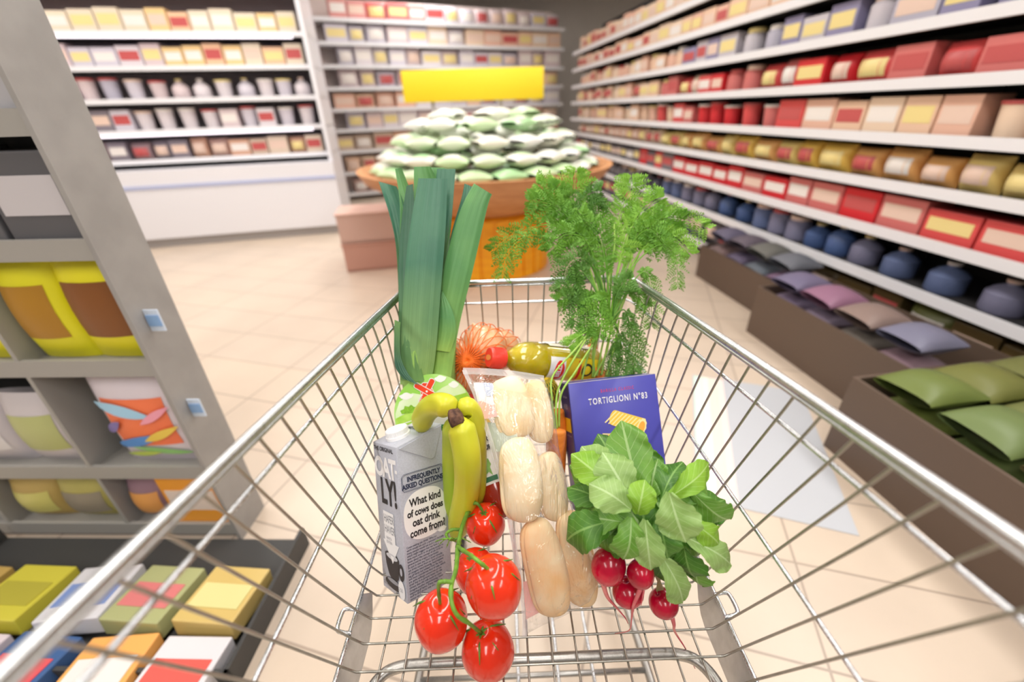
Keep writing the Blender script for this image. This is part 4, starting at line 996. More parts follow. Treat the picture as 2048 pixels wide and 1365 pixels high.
def oshape(cx, ca, rx, ra, nm, m, off, n=28):
    b = MB(); rows = []
    for q in range(7):
        f_ = q / 6
        rows.append([MO @ Vector(((.0336 + off) * math.sin(ca + ra * f_ * math.sin(2 * PI * k / n)), (.0336 + off) * math.cos(ca + ra * f_ * math.sin(2 * PI * k / n)), cx + rx * f_ * math.cos(2 * PI * k / n))) for k in range(n + 1)])
    b.grid(rows); return b.build(nm, m, ol)
oshape(.100, -.50 * sgn, .0125, .66, 'printed_oval', LW, .0012); oshape(.100, -.50 * sgn, .0105, .60, 'printed_oval', LR, .0016)
olabel(-1.2 * sgn, .15 * sgn, .140, .146, 'label_panel', LR, .0010, ol)
oshape(.160, -.35 * sgn, .012, .38, 'printed_picture', LBK, .0012); oshape(.160, -.35 * sgn, .008, .25, 'printed_picture', LY, .0016)
tx_ = text_mesh('BELLI', .0125, Matrix.Identity(4), 'lettering', WHI, ol, bold=.0004, align='CENTER', sx=.85)
for v_ in tx_.data.vertices:      # wrap the word round the bottle, reading up the picture
    a_ = -.50 * sgn + sgn * v_.co.x / .0336; z_ = .1035 - v_.co.y; v_.co = MO @ Vector((.0356 * math.sin(a_), .0356 * math.cos(a_), z_))
# second label on the back
olabel(1.0 * sgn, 2.3 * sgn, .085, .185, 'label', mat('label_back', (.88, .84, .70), .5), .0006, ob)

# ---- yellow net with dark green avocados behind the bread
AVO = mat('avocado_skin', (0.05, 0.14, 0.02), 0.35, color2=(0.10, 0.07, 0.02), scale=14, bump=.5, bscale=150)
ncs = []
for (p, rp, lab) in (((1088, 788, .78), 34, 'dark green avocado in the yellow net, nearest the bread bag'), ((1075, 830, .79), 34, 'dark green avocado low in the yellow net behind the bread bag')):
    C = at(*p); R = rp * p[2] / FPX; ncs.append((C, R)); b = MB(); b.ell(C, (R * .85, R * .85, R * 1.1), 22, 16); tag(b.build('avocado', AVO), lab, 'avocado')
yn = thing('avocado_net', at(1085, 830, .79), 'yellow mesh net bag of avocados half hidden behind the bread bag', 'net bag')
b = MB()
for C, R in ncs:
    for s_ in (-1, 1):
        for k in range(22):
            pts = []
            for i in range(19):
                th = lerp(.08, PI - .08, i / 18); ph = 2 * PI * k / 22 + s_ * 1.6 * i / 18
                pts.append(C + Vector((math.sin(th) * math.cos(ph) * R * .89, math.sin(th) * math.sin(ph) * R * .89, math.cos(th) * R * 1.15)))
            b.tube(pts, .0005, 4, cap=False)
b.build('net_mesh', mat('yellow_net', (0.80, 0.58, 0.04), .5), yn)

# ---- pasta box
Mb = Matrix(((0.9829, -0.1727, -0.0637, 0.0854), (0.1804, 0.8358, 0.5186, 0.3518), (-0.0363, -0.5212, 0.8527, 0.6609), (0, 0, 0, 1)))
BW, BD, BH = 0.1602, 0.0511, 0.225
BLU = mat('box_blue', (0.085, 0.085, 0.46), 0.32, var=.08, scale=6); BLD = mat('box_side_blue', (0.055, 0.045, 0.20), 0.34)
CARD = mat('card_grey', (0.62, 0.60, 0.62), .7)
pb_ = thing('pasta_box', Mb @ Vector((BW / 2, BD / 2, 0)), 'blue cardboard box of pasta behind the radish leaves', 'pasta box')
b = MB(); b.rbox((BW / 2, BD / 2, BH / 2), (BW, BD, BH), .0012, Mb); b.build('box_body', BLU, pb_, auto=.5)
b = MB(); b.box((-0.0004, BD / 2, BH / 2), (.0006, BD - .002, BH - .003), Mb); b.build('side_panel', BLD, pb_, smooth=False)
b = MB()
for pq in (((BW / 2, 0.0005, BH), (BW, .0012, .0008)), ((0.0005, BD / 2, BH), (.0012, BD, .0008)), ((BW / 2, BD, BH), (BW, .0012, .0008))): b.box(pq[0], pq[1], Mb)
b.build('flap_edge', CARD, pb_, smooth=False)
M1 = Mb @ frame((0, -.0007, 0), (1, 0, 0), (0, 0, 1)); M2 = Mb @ frame((-.0012, BD, 0), (0, -1, 0), (0, 0, 1))
def bdeco(M, pts, nm, m, lift=0.0):
    b = MB(); b.poly([(p[0], p[1], lift) for p in pts], M); return b.build(nm, m, pb_, smooth=False)
BX = BW / 2 + .006
text_mesh('BARILLA CLASSIC', .0078, M1 @ Matrix.Translation((BX, BH - .0215, 0)), 'lettering', mat('ink_pink_red', (.80, .06, .14), .4), pb_, align='CENTER', spacing=1.45, sx=.72)
text_mesh('TORTIGLIONI N°83', .0150, M1 @ Matrix.Translation((BX, BH - .040, 0)), 'lettering', WHI, pb_, bold=.00025, align='CENTER', spacing=1.22, sx=.70)
PASTA = mat('pasta_yellow', (0.93, 0.60, 0.08), .35); PASTL = mat('pasta_light', (0.98, 0.82, 0.38), .35); PASTO = mat('pasta_orange', (0.90, 0.42, 0.06), .4)
def tortig(cx, cy, ang, L_, r_, nm):
    n = 26; pts = []
    ca, sa = math.cos(ang), math.sin(ang); tr = lambda x, y: (cx + x * ca - y * sa, cy + x * sa + y * ca)
    out_ = [tr(L_ / 2 + r_ * .55 * math.cos(a) * (1 + .05 * math.cos(9 * a)), r_ * math.sin(a) * (1 + .05 * math.cos(9 * a))) for a in [-PI / 2 + PI * k / 14 for k in range(15)]]
    out_ += [tr(-L_ / 2 + r_ * .45 * math.cos(a), r_ * .86 * math.sin(a)) for a in [PI / 2 + PI * k / 14 for k in range(15)]]
    o = bdeco(M1, out_, 'printed_pasta', PASTA, .0002)
    for k in range(9):
        x = lerp(-L_ / 2 - .002, L_ / 2 - .004, k / 8); w_ = .0012
        bdeco(M1, [tr(x - w_ + .004, r_ * .80), tr(x + w_ + .004, r_ * .80), tr(x + w_ - .006 + .003, 0), tr(x + w_ - .010, -r_ * .85), tr(x - w_ - .010, -r_ * .85), tr(x - w_ - .006 + .003, 0)], 'printed_pasta', PASTL, .0004)
    bdeco(M1, [tr(L_ / 2 + r_ * .55 * math.cos(a) * (1 + .06 * math.cos(10 * a)), r_ * math.sin(a) * (1 + .05 * math.cos(10 * a))) for a in [2 * PI * k / 50 for k in range(50)]], 'printed_pasta', PASTL, .0006)
    bdeco(M1, [tr(L_ / 2 + r_ * .38 * math.cos(a), r_ * .66 * math.sin(a)) for a in [2 * PI * k / 30 for k in range(30)]], 'printed_pasta', PASTO, .0008)
tortig(.098, BH - .077, -.42, .054, .0150, 'a'); tortig(.073, BH - .114, -1.15, .036, .013, 'b')
bdeco(M1, circ(BX + .001, BH - .136, .046, .022, 44), 'printed_oval', LR, .0010); bdeco(M1, circ(BX + .001, BH - .136, .044, .0205, 44), 'printed_oval', WHI, .0011); bdeco(M1, circ(BX + .001, BH - .136, .0425, .0195, 44), 'printed_oval', LR, .0012)
text_mesh('Barilla', .025, M1 @ Matrix.Translation((BX, BH - .144, .0014)), 'lettering', WHI, pb_, bold=.0006, align='CENTER', shear=.25, sx=.85)
text_mesh('TORTIGLIONI', .0048, M2 @ Matrix.Translation((BD / 2 + .002, BH - .026, 0)), 'lettering', mat('ink_lilac', (.55, .52, .70), .5), pb_, align='CENTER', sx=.8)
text_mesh('N°83', .0125, M2 @ Matrix.Translation((BD / 2 + .002, BH - .045, 0)), 'lettering', _mats['ink_lilac'], pb_, align='CENTER', sx=.65)
bdeco(M2, [(.012, BH - .084), (.046, BH - .084), (.046, BH - .060), (.012, BH - .060)], 'printed_window', mat('print_yellow', (.92, .60, .02), .4), .0002)
text_mesh('AL DENTE 11 MIN', .0036, M2 @ Matrix.Translation((BD / 2 + .004, BH - .092, 0)), 'lettering', _mats['ink_lilac'], pb_, align='CENTER', sx=.85)
bdeco(M2, circ(BD / 2 + .006, BH - .150, .017, .0135, 30), 'printed_oval', LR, .0002); text_mesh('Barilla', .0105, M2 @ Matrix.Translation((BD / 2 + .006, BH - .154, .0004)), 'lettering', WHI, pb_, bold=.0003, align='CENTER', shear=.25, sx=.8)

# ---- bunch of carrots with tops
CAR = mat('carrot_skin', (0.86, 0.27, 0.04), 0.45, color2=(0.72, 0.20, 0.03), scale=40, stretch=(.4, .4, 2.5), bump=.5, bscale=90)
STEM = mat('carrot_stem', (0.40, 0.62, 0.12), 0.4, color2=(0.30, 0.52, 0.08), scale=30)
FRG = [mat('frond_green', (0.11, 0.31, 0.02), .5, color2=(0.18, 0.42, 0.04), scale=30), mat('frond_light', (0.20, 0.46, 0.035), .5, color2=(0.28, 0.54, 0.06), scale=30), mat('frond_dark', (0.07, 0.21, 0.02), .5, color2=(0.12, 0.30, 0.04), scale=30)]
cb = thing('carrot_bunch', at(1200, 800, .80), 'bunch of orange carrots with tall feathery green tops at the far right corner', 'carrots')
CRT = [([(1112, 858, .700), (1110, 900, .70), (1106, 950, .70), (1100, 1000, .71)], .0175), ([(1186, 752, .80), (1184, 705, .835), (1190, 668, .87)], .0155), ([(1172, 772, .79), (1165, 820, .80), (1160, 900, .80)], .018),
       ([(1204, 742, .81), (1206, 800, .82), (1200, 900, .82)], .019), ([(1112, 820, .745), (1122, 880, .755), (1125, 950, .76)], .014), ([(1222, 765, .80), (1230, 830, .82), (1235, 900, .83)], .017)]
for i, (rows, r_) in enumerate(CRT):
    p = pxpath(rows, 30); rr = []
    for k in range(30):
        t = k / 29; rr.append(r_ * (min(1, (t / .05)) ** .5 * .5 + .5 if t < .05 else 1 - .72 * t ** 1.4) * (1 + .012 * math.sin(k * 2.7)))
    b = MB(); b.tube(p, rr, 22); b.build('carrot', CAR, cb)
rnd = random.Random(11)
NECK = [(1216, 640, .765), (1220, 600, .765)]
def stalk(rows, r0, r1, m=None):
    p = pxpath(rows, 26); b = MB(); b.tube(p, [lerp(r0, r1, k / 25) for k in range(26)], 7); return b.build('stalk', m or STEM, cb), p
# stalks from the shoulders up to the neck
for rows in ([(1110, 860, .70), (1104, 800, .705), (1106, 752, .715), (1150, 700, .735), (1188, 655, .75)], [(1114, 858, .70), (1112, 815, .705), (1120, 770, .72), (1165, 690, .74), (1195, 650, .755)], [(1118, 855, .705), (1122, 790, .71), (1150, 745, .725), (1185, 690, .745)],
             [(1164, 760, .775), (1178, 705, .765), (1200, 650, .76)], [(1185, 755, .79), (1190, 700, .77), (1205, 640, .76)], [(1194, 752, .79), (1205, 690, .77), (1218, 640, .765)], [(1203, 750, .79), (1215, 690, .77), (1228, 640, .765)],
             [(1213, 752, .79), (1230, 690, .775), (1238, 640, .77)], [(1188, 755, .785), (1213, 705, .77), (1222, 650, .76)], [(1190, 752, .79), (1186, 700, .775), (1200, 655, .765)]):
    stalk(rows, .0019, .0017)
# bare cut stalks standing up from the neck
for rows in ([(1216, 650, .765), (1206, 580, .77), (1188, 510, .775), (1170, 455, .775)], [(1220, 650, .765), (1216, 570, .77), (1228, 500, .775), (1228, 448, .775)], [(1222, 640, .77), (1232, 560, .77), (1248, 500, .775), (1262, 455, .775)], [(1226, 640, .765), (1243, 560, .775), (1265, 500, .775), (1290, 470, .775)],
             [(1228, 640, .765), (1248, 570, .775), (1262, 520, .775), (1278, 440, .78)], [(1214, 650, .765), (1200, 600, .77), (1180, 540, .77), (1166, 490, .77)], [(1230, 645, .77), (1252, 590, .775), (1266, 540, .78), (1284, 490, .78)]):
    stalk(rows, .0026, .0017)
def frond(rows, spread=.035, n=17, sub=7, shade=0, seed=0, start=.35, r0=.0018):
    """one compound leaf: rachis, side pinnae, fine leaflets"""
    rnd = random.Random(seed); p = pxpath(rows, 40); b = MB()
    b.tube(p, [lerp(r0, .0004, k / 39) for k in range(40)], 5)
    V = (CAM - p[20]).normalized()
    def leaflet(A, d, nr, L_):
        sd = d.cross(nr).normalized(); w_ = L_ * .155
        tip = A + d * L_ + nr * L_ * rnd.uniform(-.25, .15)
        b.add([A, A + d * L_ * .4 + sd * w_, tip, A + d * L_ * .4 - sd * w_ + nr * w_ * .4], [(0, 1, 2), (0, 2, 3)])
        for s_ in (-1, 1):
            for t in (.38, .62):
                q = A + d * L_ * t; dd = (d * .75 + sd * s_ * .75).normalized(); l2 = L_ * .42 * (1.2 - t); ss = dd.cross(nr).normalized() * l2 * .2
                b.add([q, q + dd * l2 * .5 + ss, q + dd * l2, q + dd * l2 * .5 - ss], [(0, 1, 2, 3)])
    for i in range(n):
        t = start + (1 - start) * (i + .5) / n; k = min(int(t * 39), 38); A = lerp(p[k], p[k + 1], t * 39 - k); T = (p[k + 1] - p[k]).normalized()
        S = T.cross(V).normalized(); env = math.sin(PI * min(1, (1 - (t - start) / (1 - start)) * .82 + .14)) ** .8
        for s_ in (-1, 1):
            N_ = (V * rnd.uniform(.4, 1) + S * rnd.uniform(-.6, .6)).normalized()
            d = (T * rnd.uniform(.45, .9) + S * s_ + V * rnd.uniform(-.55, .45)).normalized(); L_ = spread * env * rnd.uniform(.75, 1.15)
            e = A + d * L_; m_ = sub
            q0 = A
            for j in range(1, m_ + 1):
                u = j / m_; q = A + d * L_ * u + V * (-.12 * L_ * u * u) + Vector((0, 0, -.22 * L_ * u * u))
                b.tube([q0, q], .00032, 3, cap=False); dq = (q - q0).normalized(); q0 = q
                sd = dq.cross(N_).normalized(); ll = spread * .29 * (1.15 - .6 * u) * rnd.uniform(.8, 1.2)
                for s2 in (-1, 1): leaflet(q, (dq * .8 + sd * s2).normalized(), N_, ll)
            leaflet(q0, dq, N_, spread * .22)
    o = b.build('frond', FRG[shade], cb, smooth=False); return o
FR = [ # rows, spread, shade
 ([(1215, 640, .765), (1195, 560, .77), (1150, 480, .77), (1095, 450, .765), (1030, 470, .76), (985, 500, .76)], .030, 0), ([(1212, 640, .765), (1180, 560, .765), (1120, 490, .76), (1060, 472, .755), (1020, 500, .752), (1005, 552, .752)], .026, 0),
 ([(1214, 640, .765), (1190, 540, .78), (1165, 440, .79), (1150, 385, .79), (1152, 345, .79)], .035, 1), ([(1214, 640, .765), (1180, 520, .78), (1135, 430, .79), (1100, 385, .79), (1080, 372, .785)], .036, 1),
 ([(1214, 640, .765), (1185, 520, .77), (1140, 440, .77), (1105, 410, .765), (1062, 402, .76)], .036, 0), ([(1218, 640, .765), (1225, 520, .785), (1240, 430, .79), (1258, 385, .79), (1262, 358, .79)], .034, 1),
 ([(1220, 640, .765), (1240, 520, .78), (1270, 440, .785), (1300, 410, .785), (1322, 398, .785)], .034, 1), ([(1222, 640, .765), (1250, 530, .78), (1300, 450, .785), (1350, 430, .785), (1412, 456, .785)], .030, 1),
 ([(1222, 640, .765), (1258, 540, .775), (1305, 480, .775), (1345, 475, .77), (1378, 505, .765)], .030, 1), ([(1222, 640, .765), (1262, 540, .77), (1318, 490, .765), (1350, 510, .76), (1356, 575, .755)], .020, 0),
 ([(1224, 640, .765), (1262, 570, .77), (1290, 545, .77), (1302, 590, .76), (1302, 650, .755)], .024, 0), ([(1218, 640, .765), (1215, 540, .78), (1200, 460, .79), (1190, 410, .795)], .036, 0),
 ([(1216, 640, .765), (1195, 540, .765), (1170, 480, .755), (1130, 470, .75), (1100, 500, .745)], .034, 0), ([(1216, 640, .765), (1200, 560, .76), (1170, 520, .75), (1140, 530, .745), (1122, 575, .742)], .030, 2),
 ([(1220, 640, .765), (1245, 540, .77), (1270, 480, .77), (1300, 460, .765), (1330, 490, .76)], .034, 0), ([(1220, 640, .765), (1235, 540, .77), (1255, 470, .775), (1280, 430, .78)], .036, 1),
 ([(1218, 650, .765), (1180, 600, .755), (1160, 600, .75), (1150, 650, .745)], .028, 2), ([(1216, 650, .76), (1190, 600, .75), (1175, 605, .745), (1172, 660, .742)], .030, 0), ([(1222, 650, .76), (1215, 600, .745), (1200, 610, .735), (1198, 670, .735)], .032, 0),
 ([(1224, 640, .76), (1248, 620, .755), (1262, 660, .755), (1268, 740, .76)], .024, 2), ([(1226, 640, .765), (1255, 640, .765), (1275, 690, .77), (1272, 750, .775)], .022, 0), ([(1222, 640, .765), (1236, 660, .765), (1245, 710, .77), (1240, 760, .775)], .026, 2),
 ([(1230, 640, .77), (1235, 680, .775), (1228, 720, .78), (1225, 765, .785)], .026, 2), ([(1218, 640, .765), (1165, 590, .76), (1140, 590, .755), (1118, 600, .75)], .022, 0), ([(1222, 640, .765), (1252, 590, .765), (1275, 590, .76), (1292, 610, .755)], .020, 0),
 ([(1214, 640, .765), (1175, 540, .77), (1130, 450, .775), (1110, 400, .78), (1118, 372, .78)], .034, 0), ([(1214, 640, .765), (1205, 540, .775), (1180, 450, .78), (1170, 400, .78), (1195, 385, .78)], .034, 2), ([(1222, 640, .765), (1250, 540, .775), (1290, 470, .78), (1330, 440, .78), (1362, 440, .78)], .032, 0),
 ([(1216, 645, .765), (1190, 580, .76), (1165, 545, .755), (1150, 560, .75), (1145, 600, .75)], .028, 2), ([(1180, 660, .745), (1160, 672, .74), (1140, 690, .738)], .020, 1), ([(1220, 640, .765), (1215, 560, .76), (1200, 480, .755), (1160, 430, .75)], .034, 0), ([(1225, 640, .765), (1230, 600, .755), (1245, 570, .75), (1262, 560, .75)], .026, 2)]
for i, (rows, sp, sh) in enumerate(FR):
    frond(rows, sp * 1.05, 17, 6, sh, seed=i, start=.38 if rows[0][1] >= 600 else .1)
# ------------------------------------------------------------------ shelving and goods
SHW = mat('shelf_white', (0.80, 0.80, 0.84), 0.4); SHD = mat('shelf_back_dark', (0.035, 0.033, 0.035), 0.6); SHG = mat('shelf_grey', (0.42, 0.40, 0.40), 0.5)
LEDM = mat('led_strip', (1, 1, 1), .5, emit=(0.93, 0.80, 1.0), estr=3.0)
_protos = {}
def pm(c, r=.4): return mat('pack_%02d_%02d_%02d' % tuple(int(x * 99) for x in c), c, r)
def product(kind, c1, c2, w_, d_, h_):
    """one pack, standing at its origin, front towards -y"""
    key = (kind, c1, c2, round(w_, 3), round(d_, 3), round(h_, 3))
    if key in _protos: return _protos[key], key
    M1_, M2_ = pm(c1), pm(c2); parts = []
    if kind == 'carton_pack':
        b = MB(); b.rbox((0, 0, h_ / 2), (w_, d_, h_), .004); parts.append(('pack_body', b, M1_))
        b = MB(); b.box((0, -d_ / 2 - .001, h_ * .55), (w_ * .84, .002, h_ * .42)); parts.append(('front_panel', b, M2_))
    elif kind == 'pouch':
        b = MB(); rows = []
        for i in range(9):
            t = i / 8; hw = w_ / 2 * (1 - .06 * math.sin(PI * t)); th = d_ / 2 * max(.04, math.sin(PI * (.04 + .92 * t)) ** .6); row = []
            for k in range(17):
                a = 2 * PI * k / 16; row.append(Vector((hw * math.copysign(abs(math.cos(a)) ** .8, math.cos(a)), th * math.sin(a), h_ * t)))
            rows.append(row)
        b.grid(rows); parts.append(('pack_body', b, M1_))
        b = MB(); rr = [[Vector((w_ * .36 * (k / 4 - 1) , 0, 0)) for k in range(9)]]
        rows = []
        for i in range(5):
            t = lerp(.25, .75, i / 4); th = d_ / 2 * math.sin(PI * (.04 + .92 * t)) ** .6
            rows.append([Vector((w_ * .34 * (k / 4 - 1), -th * (1 - (abs(k / 4 - 1) * .68) ** 2) ** .5 - .002, h_ * t)) for k in range(9)])
        b.grid(rows); parts.append(('front_panel', b, M2_))
    elif kind == 'jar':
        r_ = min(w_, d_) / 2; b = MB(); b.lathe([(r_ * .9, 0), (r_, .008), (r_, h_ * .74), (r_ * .8, h_ * .84)], 20); parts.append(('pack_body', b, M1_))
        b = MB(); b.lathe([(r_ * .84, h_ * .82), (r_ * .86, h_ * .84), (r_ * .86, h_ * .97), (r_ * .8, h_)], 20); parts.append(('lid', b, M2_))
    elif kind == 'bottle_pack':
        r_ = min(w_, d_) / 2; b = MB(); b.lathe([(r_ * .9, 0), (r_, .01), (r_, h_ * .58), (r_ * .7, h_ * .74), (r_ * .32, h_ * .84), (r_ * .30, h_ * .92)], 20); parts.append(('pack_body', b, M1_))
        b = MB(); b.lathe([(r_ * .37, h_ * .91), (r_ * .37, h_)], 16); parts.append(('lid', b, M2_))
    elif kind == 'tub':
        r_ = min(w_, d_) / 2; b = MB(); b.lathe([(r_ * .78, 0), (r_ * .95, h_ * .92)], 22); parts.append(('pack_body', b, M1_))
        b = MB(); b.lathe([(r_, h_ * .90), (r_, h_), (r_ * .9, h_ * 1.01)], 22); parts.append(('lid', b, M2_))
    out = []
    for nm, b, m in parts:
        me = bpy.data.meshes.new(nm); me.from_pydata([tuple(v) for v in b.v], [], b.f); me.update(); me.materials.append(m)
        if kind != 'carton_pack': me.polygons.foreach_set('use_smooth', [True] * len(me.polygons)); me.set_sharp_from_angle(angle=.7)
        out.append((nm, me))
    _protos[key] = out
    return out, key
def put(kind, c1, c2, w_, d_, h_, loc, rz, label, group, tilt=None):
    parts, key = product(kind, c1, c2, w_, d_, h_)
    t = bpy.data.objects.new(kind, None); t.empty_display_size = .03; COL.objects.link(t); t.location = loc
    t.rotation_euler = tilt if tilt else (0, 0, rz)
    nm = {'carton_pack': 'carton', 'pouch': 'pouch', 'jar': 'jar', 'bottle_pack': 'bottle', 'tub': 'tub'}[kind]
    tag(t, label, nm, group)
    for n_, me in parts:
        o = bpy.data.objects.new(n_, me); COL.objects.link(o); o.parent = t
    return t

class Run:
    """a straight shelf unit: P0 to P1 is the front line, goods face left of that direction"""
    def __init__(s, P0, P1, depth):
        s.a = Vector((*P0, 0)); s.b = Vector((*P1, 0)); s.L = (s.b - s.a).length; s.t = (s.b - s.a).normalized()
        s.n = Vector((-s.t.y, s.t.x, 0)); s.dp = depth                        # n points out of the shelf into the aisle
        s.rz = math.atan2(s.t.y, s.t.x) + PI                                # local x backwards along t, local -y = n
        x = -s.t; y = -s.n; s.M = Matrix(((x.x, y.x, 0, s.a.x), (x.y, y.y, 0, s.a.y), (0, 0, 1, 0), (0, 0, 0, 1)))
    def P(s, along, back, z): return s.a + s.t * along - s.n * back + Vector((0, 0, z))
    def slab(s, b, a0, a1, k0, k1, z0, z1):
        c = [s.P(a, k, z) for a in (a0, a1) for k in (k0, k1) for z in (z0, z1)]
        b.add(c, [(0, 1, 3, 2), (4, 6, 7, 5), (0, 4, 5, 1), (2, 3, 7, 6), (0, 2, 6, 4), (1, 5, 7, 3)])

def fill(run, a0, a1, z, chooser, group, back=.06, seed=0, gap=.012):
    rnd = random.Random(seed); a = a0; n = 0
    while a < a1:
        kind, c1, c2, w_, d_, h_, label = chooser(a / run.L, rnd)
        if a + w_ > a1: break
        put(kind, c1, c2, w_, d_, h_, run.P(a + w_ / 2, back + d_ / 2, z + .0012), run.rz, label, group); a += w_ + gap; n += 1
    return n

# ---- right hand shelving run
G = Run((2.36, -0.9), (1.25, 8.4), .55)
gt = thing('shelving_unit', G.P(G.L / 2, .3, 0), 'long dark backed supermarket shelving run with white price rails on the right', 'shelves')
b = MB(); G.slab(b, 0, G.L, .50, .54, .0, 2.45); b.build('back_panel', SHD, gt, smooth=False)
b = MB(); G.slab(b, 0, G.L, .02, .50, .0, .10); b.build('plinth', SHD, gt, smooth=False)
LEV = [.10, .38, .62, .85, 1.07, 1.31, 1.55, 1.79, 2.03]
for i, z in enumerate(LEV):
    b = MB(); G.slab(b, 0, G.L, .02 if i else .0, .50, z, z + .012); sh = b.build('shelf', SHD, gt, smooth=False)
    b = MB(); G.slab(b, 0, G.L, -.012, .012, z - .018, z + .032); b.build('price_rail', SHW, sh, smooth=False)
for k in range(10):
    b = MB(); G.slab(b, G.L * k / 9.001, G.L * k / 9.001 + .02, .485, .50, .1, 2.45); b.build('upright', SHD, gt, smooth=False)
def pick(cols, kinds, wr, h_, names):
    def f(t, rnd):
        n_ = len(cols); i = min(n_ - 1, int(t * n_ + rnd.uniform(-.35, .35))); i = max(0, i)
        c1 = cols[i]
        c1 = rnd.choice(c1) if isinstance(c1, list) else c1
        kd = rnd.choice(kinds); hh = h_ * rnd.choice((.92, 1.0, .85)); c2 = rnd.choice([(0.85, 0.80, 0.76), (0.80, 0.60, 0.50), (0.55, 0.10, 0.10), (0.85, .70, .30)])
        return kd, c1, c2, rnd.choice(wr), .16, hh, names
    return f
PCH = [(0.82, 0.50, 0.38), (0.85, 0.58, 0.42), (0.86, 0.66, 0.50)]; REDS = [(0.70, 0.03, 0.04), (0.74, 0.09, 0.09), (0.66, 0.18, 0.17)]; LAV = [(0.50, 0.48, 0.58), (0.60, 0.56, 0.62), (0.30, 0.28, 0.45)]
TAN = [(0.62, 0.48, 0.38), (0.70, 0.42, 0.30), (0.75, 0.62, 0.50)]; YEL = [(0.88, 0.58, 0.12), (0.86, 0.66, 0.24), (0.84, 0.45, 0.16)]; DRK = [(0.10, 0.10, 0.14), (0.16, 0.15, 0.18), (0.22, 0.20, 0.22)]; BLU_ = [(0.07, 0.12, 0.28), (0.12, 0.16, 0.30), (0.20, 0.20, 0.30)]; OLV = [(0.16, 0.17, 0.05), (0.12, 0.08, 0.03), (0.22, 0.20, 0.08)]
GR = [('carton_pack', 'pouch'), ('jar', 'bottle_pack'), ('carton_pack',), ('pouch',), ('carton_pack', 'tub'), ('carton_pack', 'pouch', 'jar'), ('jar', 'carton_pack'), ('carton_pack',), ('carton_pack',)]
NM = ['olive and dark packs', 'dark blue packs', 'red and dark packs', 'yellow and orange packs', 'pink and peach packs', 'red and peach packs', 'lavender and peach packs', 'pale lavender and peach packs', 'pale peach packs']
CL = [[OLV, OLV, DRK, DRK, DRK], [OLV, BLU_, BLU_, DRK, DRK], [REDS, REDS, REDS, DRK, DRK], [REDS, YEL, YEL, PCH, PCH], [REDS, PCH, REDS, PCH, PCH], [REDS, REDS, REDS, PCH, PCH], [LAV, LAV, LAV, PCH, PCH], [LAV, LAV, PCH, PCH, PCH], [LAV, TAN, PCH, PCH, PCH]]
ORD = ['bottom', 'second', 'third', 'fourth', 'fifth', 'sixth', 'seventh', 'eighth', 'top']
for i, z in enumerate(LEV):
    gap_h = (LEV[i + 1] - z if i < 8 else .26) - .06
    fill(G, .6, G.L - .02, z + .012, pick(CL[i], GR[i], (.20, .24, .17), gap_h, 'one of the %s on the %s shelf at right' % (NM[i], ORD[i])), '%s on the right hand run' % NM[i], seed=i)

# ---- low bins along the foot of the right run
FLB = mat('bin_dark', (0.11, 0.075, 0.055), .5)
for k, (a, w_, dp_, hh, cc, nm_, lab) in enumerate(((0.20, 1.02, .98, .30, (0.10, 0.065, 0.06), 'brown', 'dark low display bin of brown sacks nearest the camera on the right'),
        (1.25, .95, .84, .34, (0.14, 0.16, 0.05), 'olive green', 'low display bin of olive green sacks beside the right hand shelves'), (2.24, .95, .52, .30, (0.22, 0.20, 0.20), 'grey', 'low display bin of grey sacks at the foot of the right hand shelves'),
        (3.23, .95, .31, .26, (0.14, 0.12, 0.14), 'charcoal', 'narrow low display bin of charcoal sacks, furthest along the right hand shelves'))):
    t = thing('display_bin', G.P(a + .45, -.30, 0), lab, 'bin')
    b = MB(); G.slab(b, a, a + w_, -dp_, -.03, .0, .03); b.build('bin_base', FLB, t, smooth=False)
    for (a0, a1, k0, k1) in ((a, a + w_, -dp_, -dp_ + .015), (a, a + w_, -.045, -.03), (a, a + .015, -dp_ + .015, -.045), (a + w_ - .015, a + w_, -dp_ + .015, -.045)):
        b = MB(); G.slab(b, a0, a1, k0, k1, .03, hh); b.build('bin_side', FLB, t, smooth=False)
    nr = max(1, int((dp_ - .07) / .235)); rr = random.Random(k * 10)
    for q in range(4):
        for r2 in range(nr):
            for lv in range(3):
                c1 = tuple(round(min(1, x * rr.uniform(.7, 1.35)), 2) for x in cc)
                put('pouch', c1, tuple(round(min(1, x * rr.uniform(1.0, 1.9)), 2) for x in cc), .205, .11, .225, G.P(a + .125 + q * .225, -dp_ + .03 + r2 * .235 + .225, .118 + .125 * lv + rr.uniform(-.004, .004)), 0, 'one of the sacks piled in the low bin of %s sacks' % nm_, 'sacks in the %s bin' % nm_, tilt=(PI / 2, rr.uniform(-.09, .09), G.rz))

# ---- refrigerated wall case, far left
F1 = Run((-1.95, 5.20), (-6.3, 4.25), .8)
F1.n = Vector((F1.t.y, -F1.t.x, 0)) if Vector((-F1.t.y, F1.t.x, 0)).y > 0 else F1.n
F1.rz = math.atan2(F1.n.y, F1.n.x) + PI / 2
ft = thing('refrigerated_case', F1.P(F1.L / 2, .4, 0), 'white refrigerated wall case with lit shelves at the far left', 'refrigerated case')
CASE = mat('case_white', (0.78, 0.78, 0.83), .35); CASED = mat('case_inner', (0.50, 0.46, 0.50), .5)
b = MB(); F1.slab(b, 0, F1.L, -.12, .8, .10, .80); b.build('case_base', CASE, ft, smooth=False)
b = MB(); F1.slab(b, 0, F1.L, -.06, .8, .0, .10); b.build('kick_plate', SHG, ft, smooth=False)
b = MB(); F1.slab(b, 0, F1.L, -.13, -.12, .62, .655); b.build('bumper_strip', mat('bumper_blue', (.45, .50, .72), .4), ft, smooth=False)
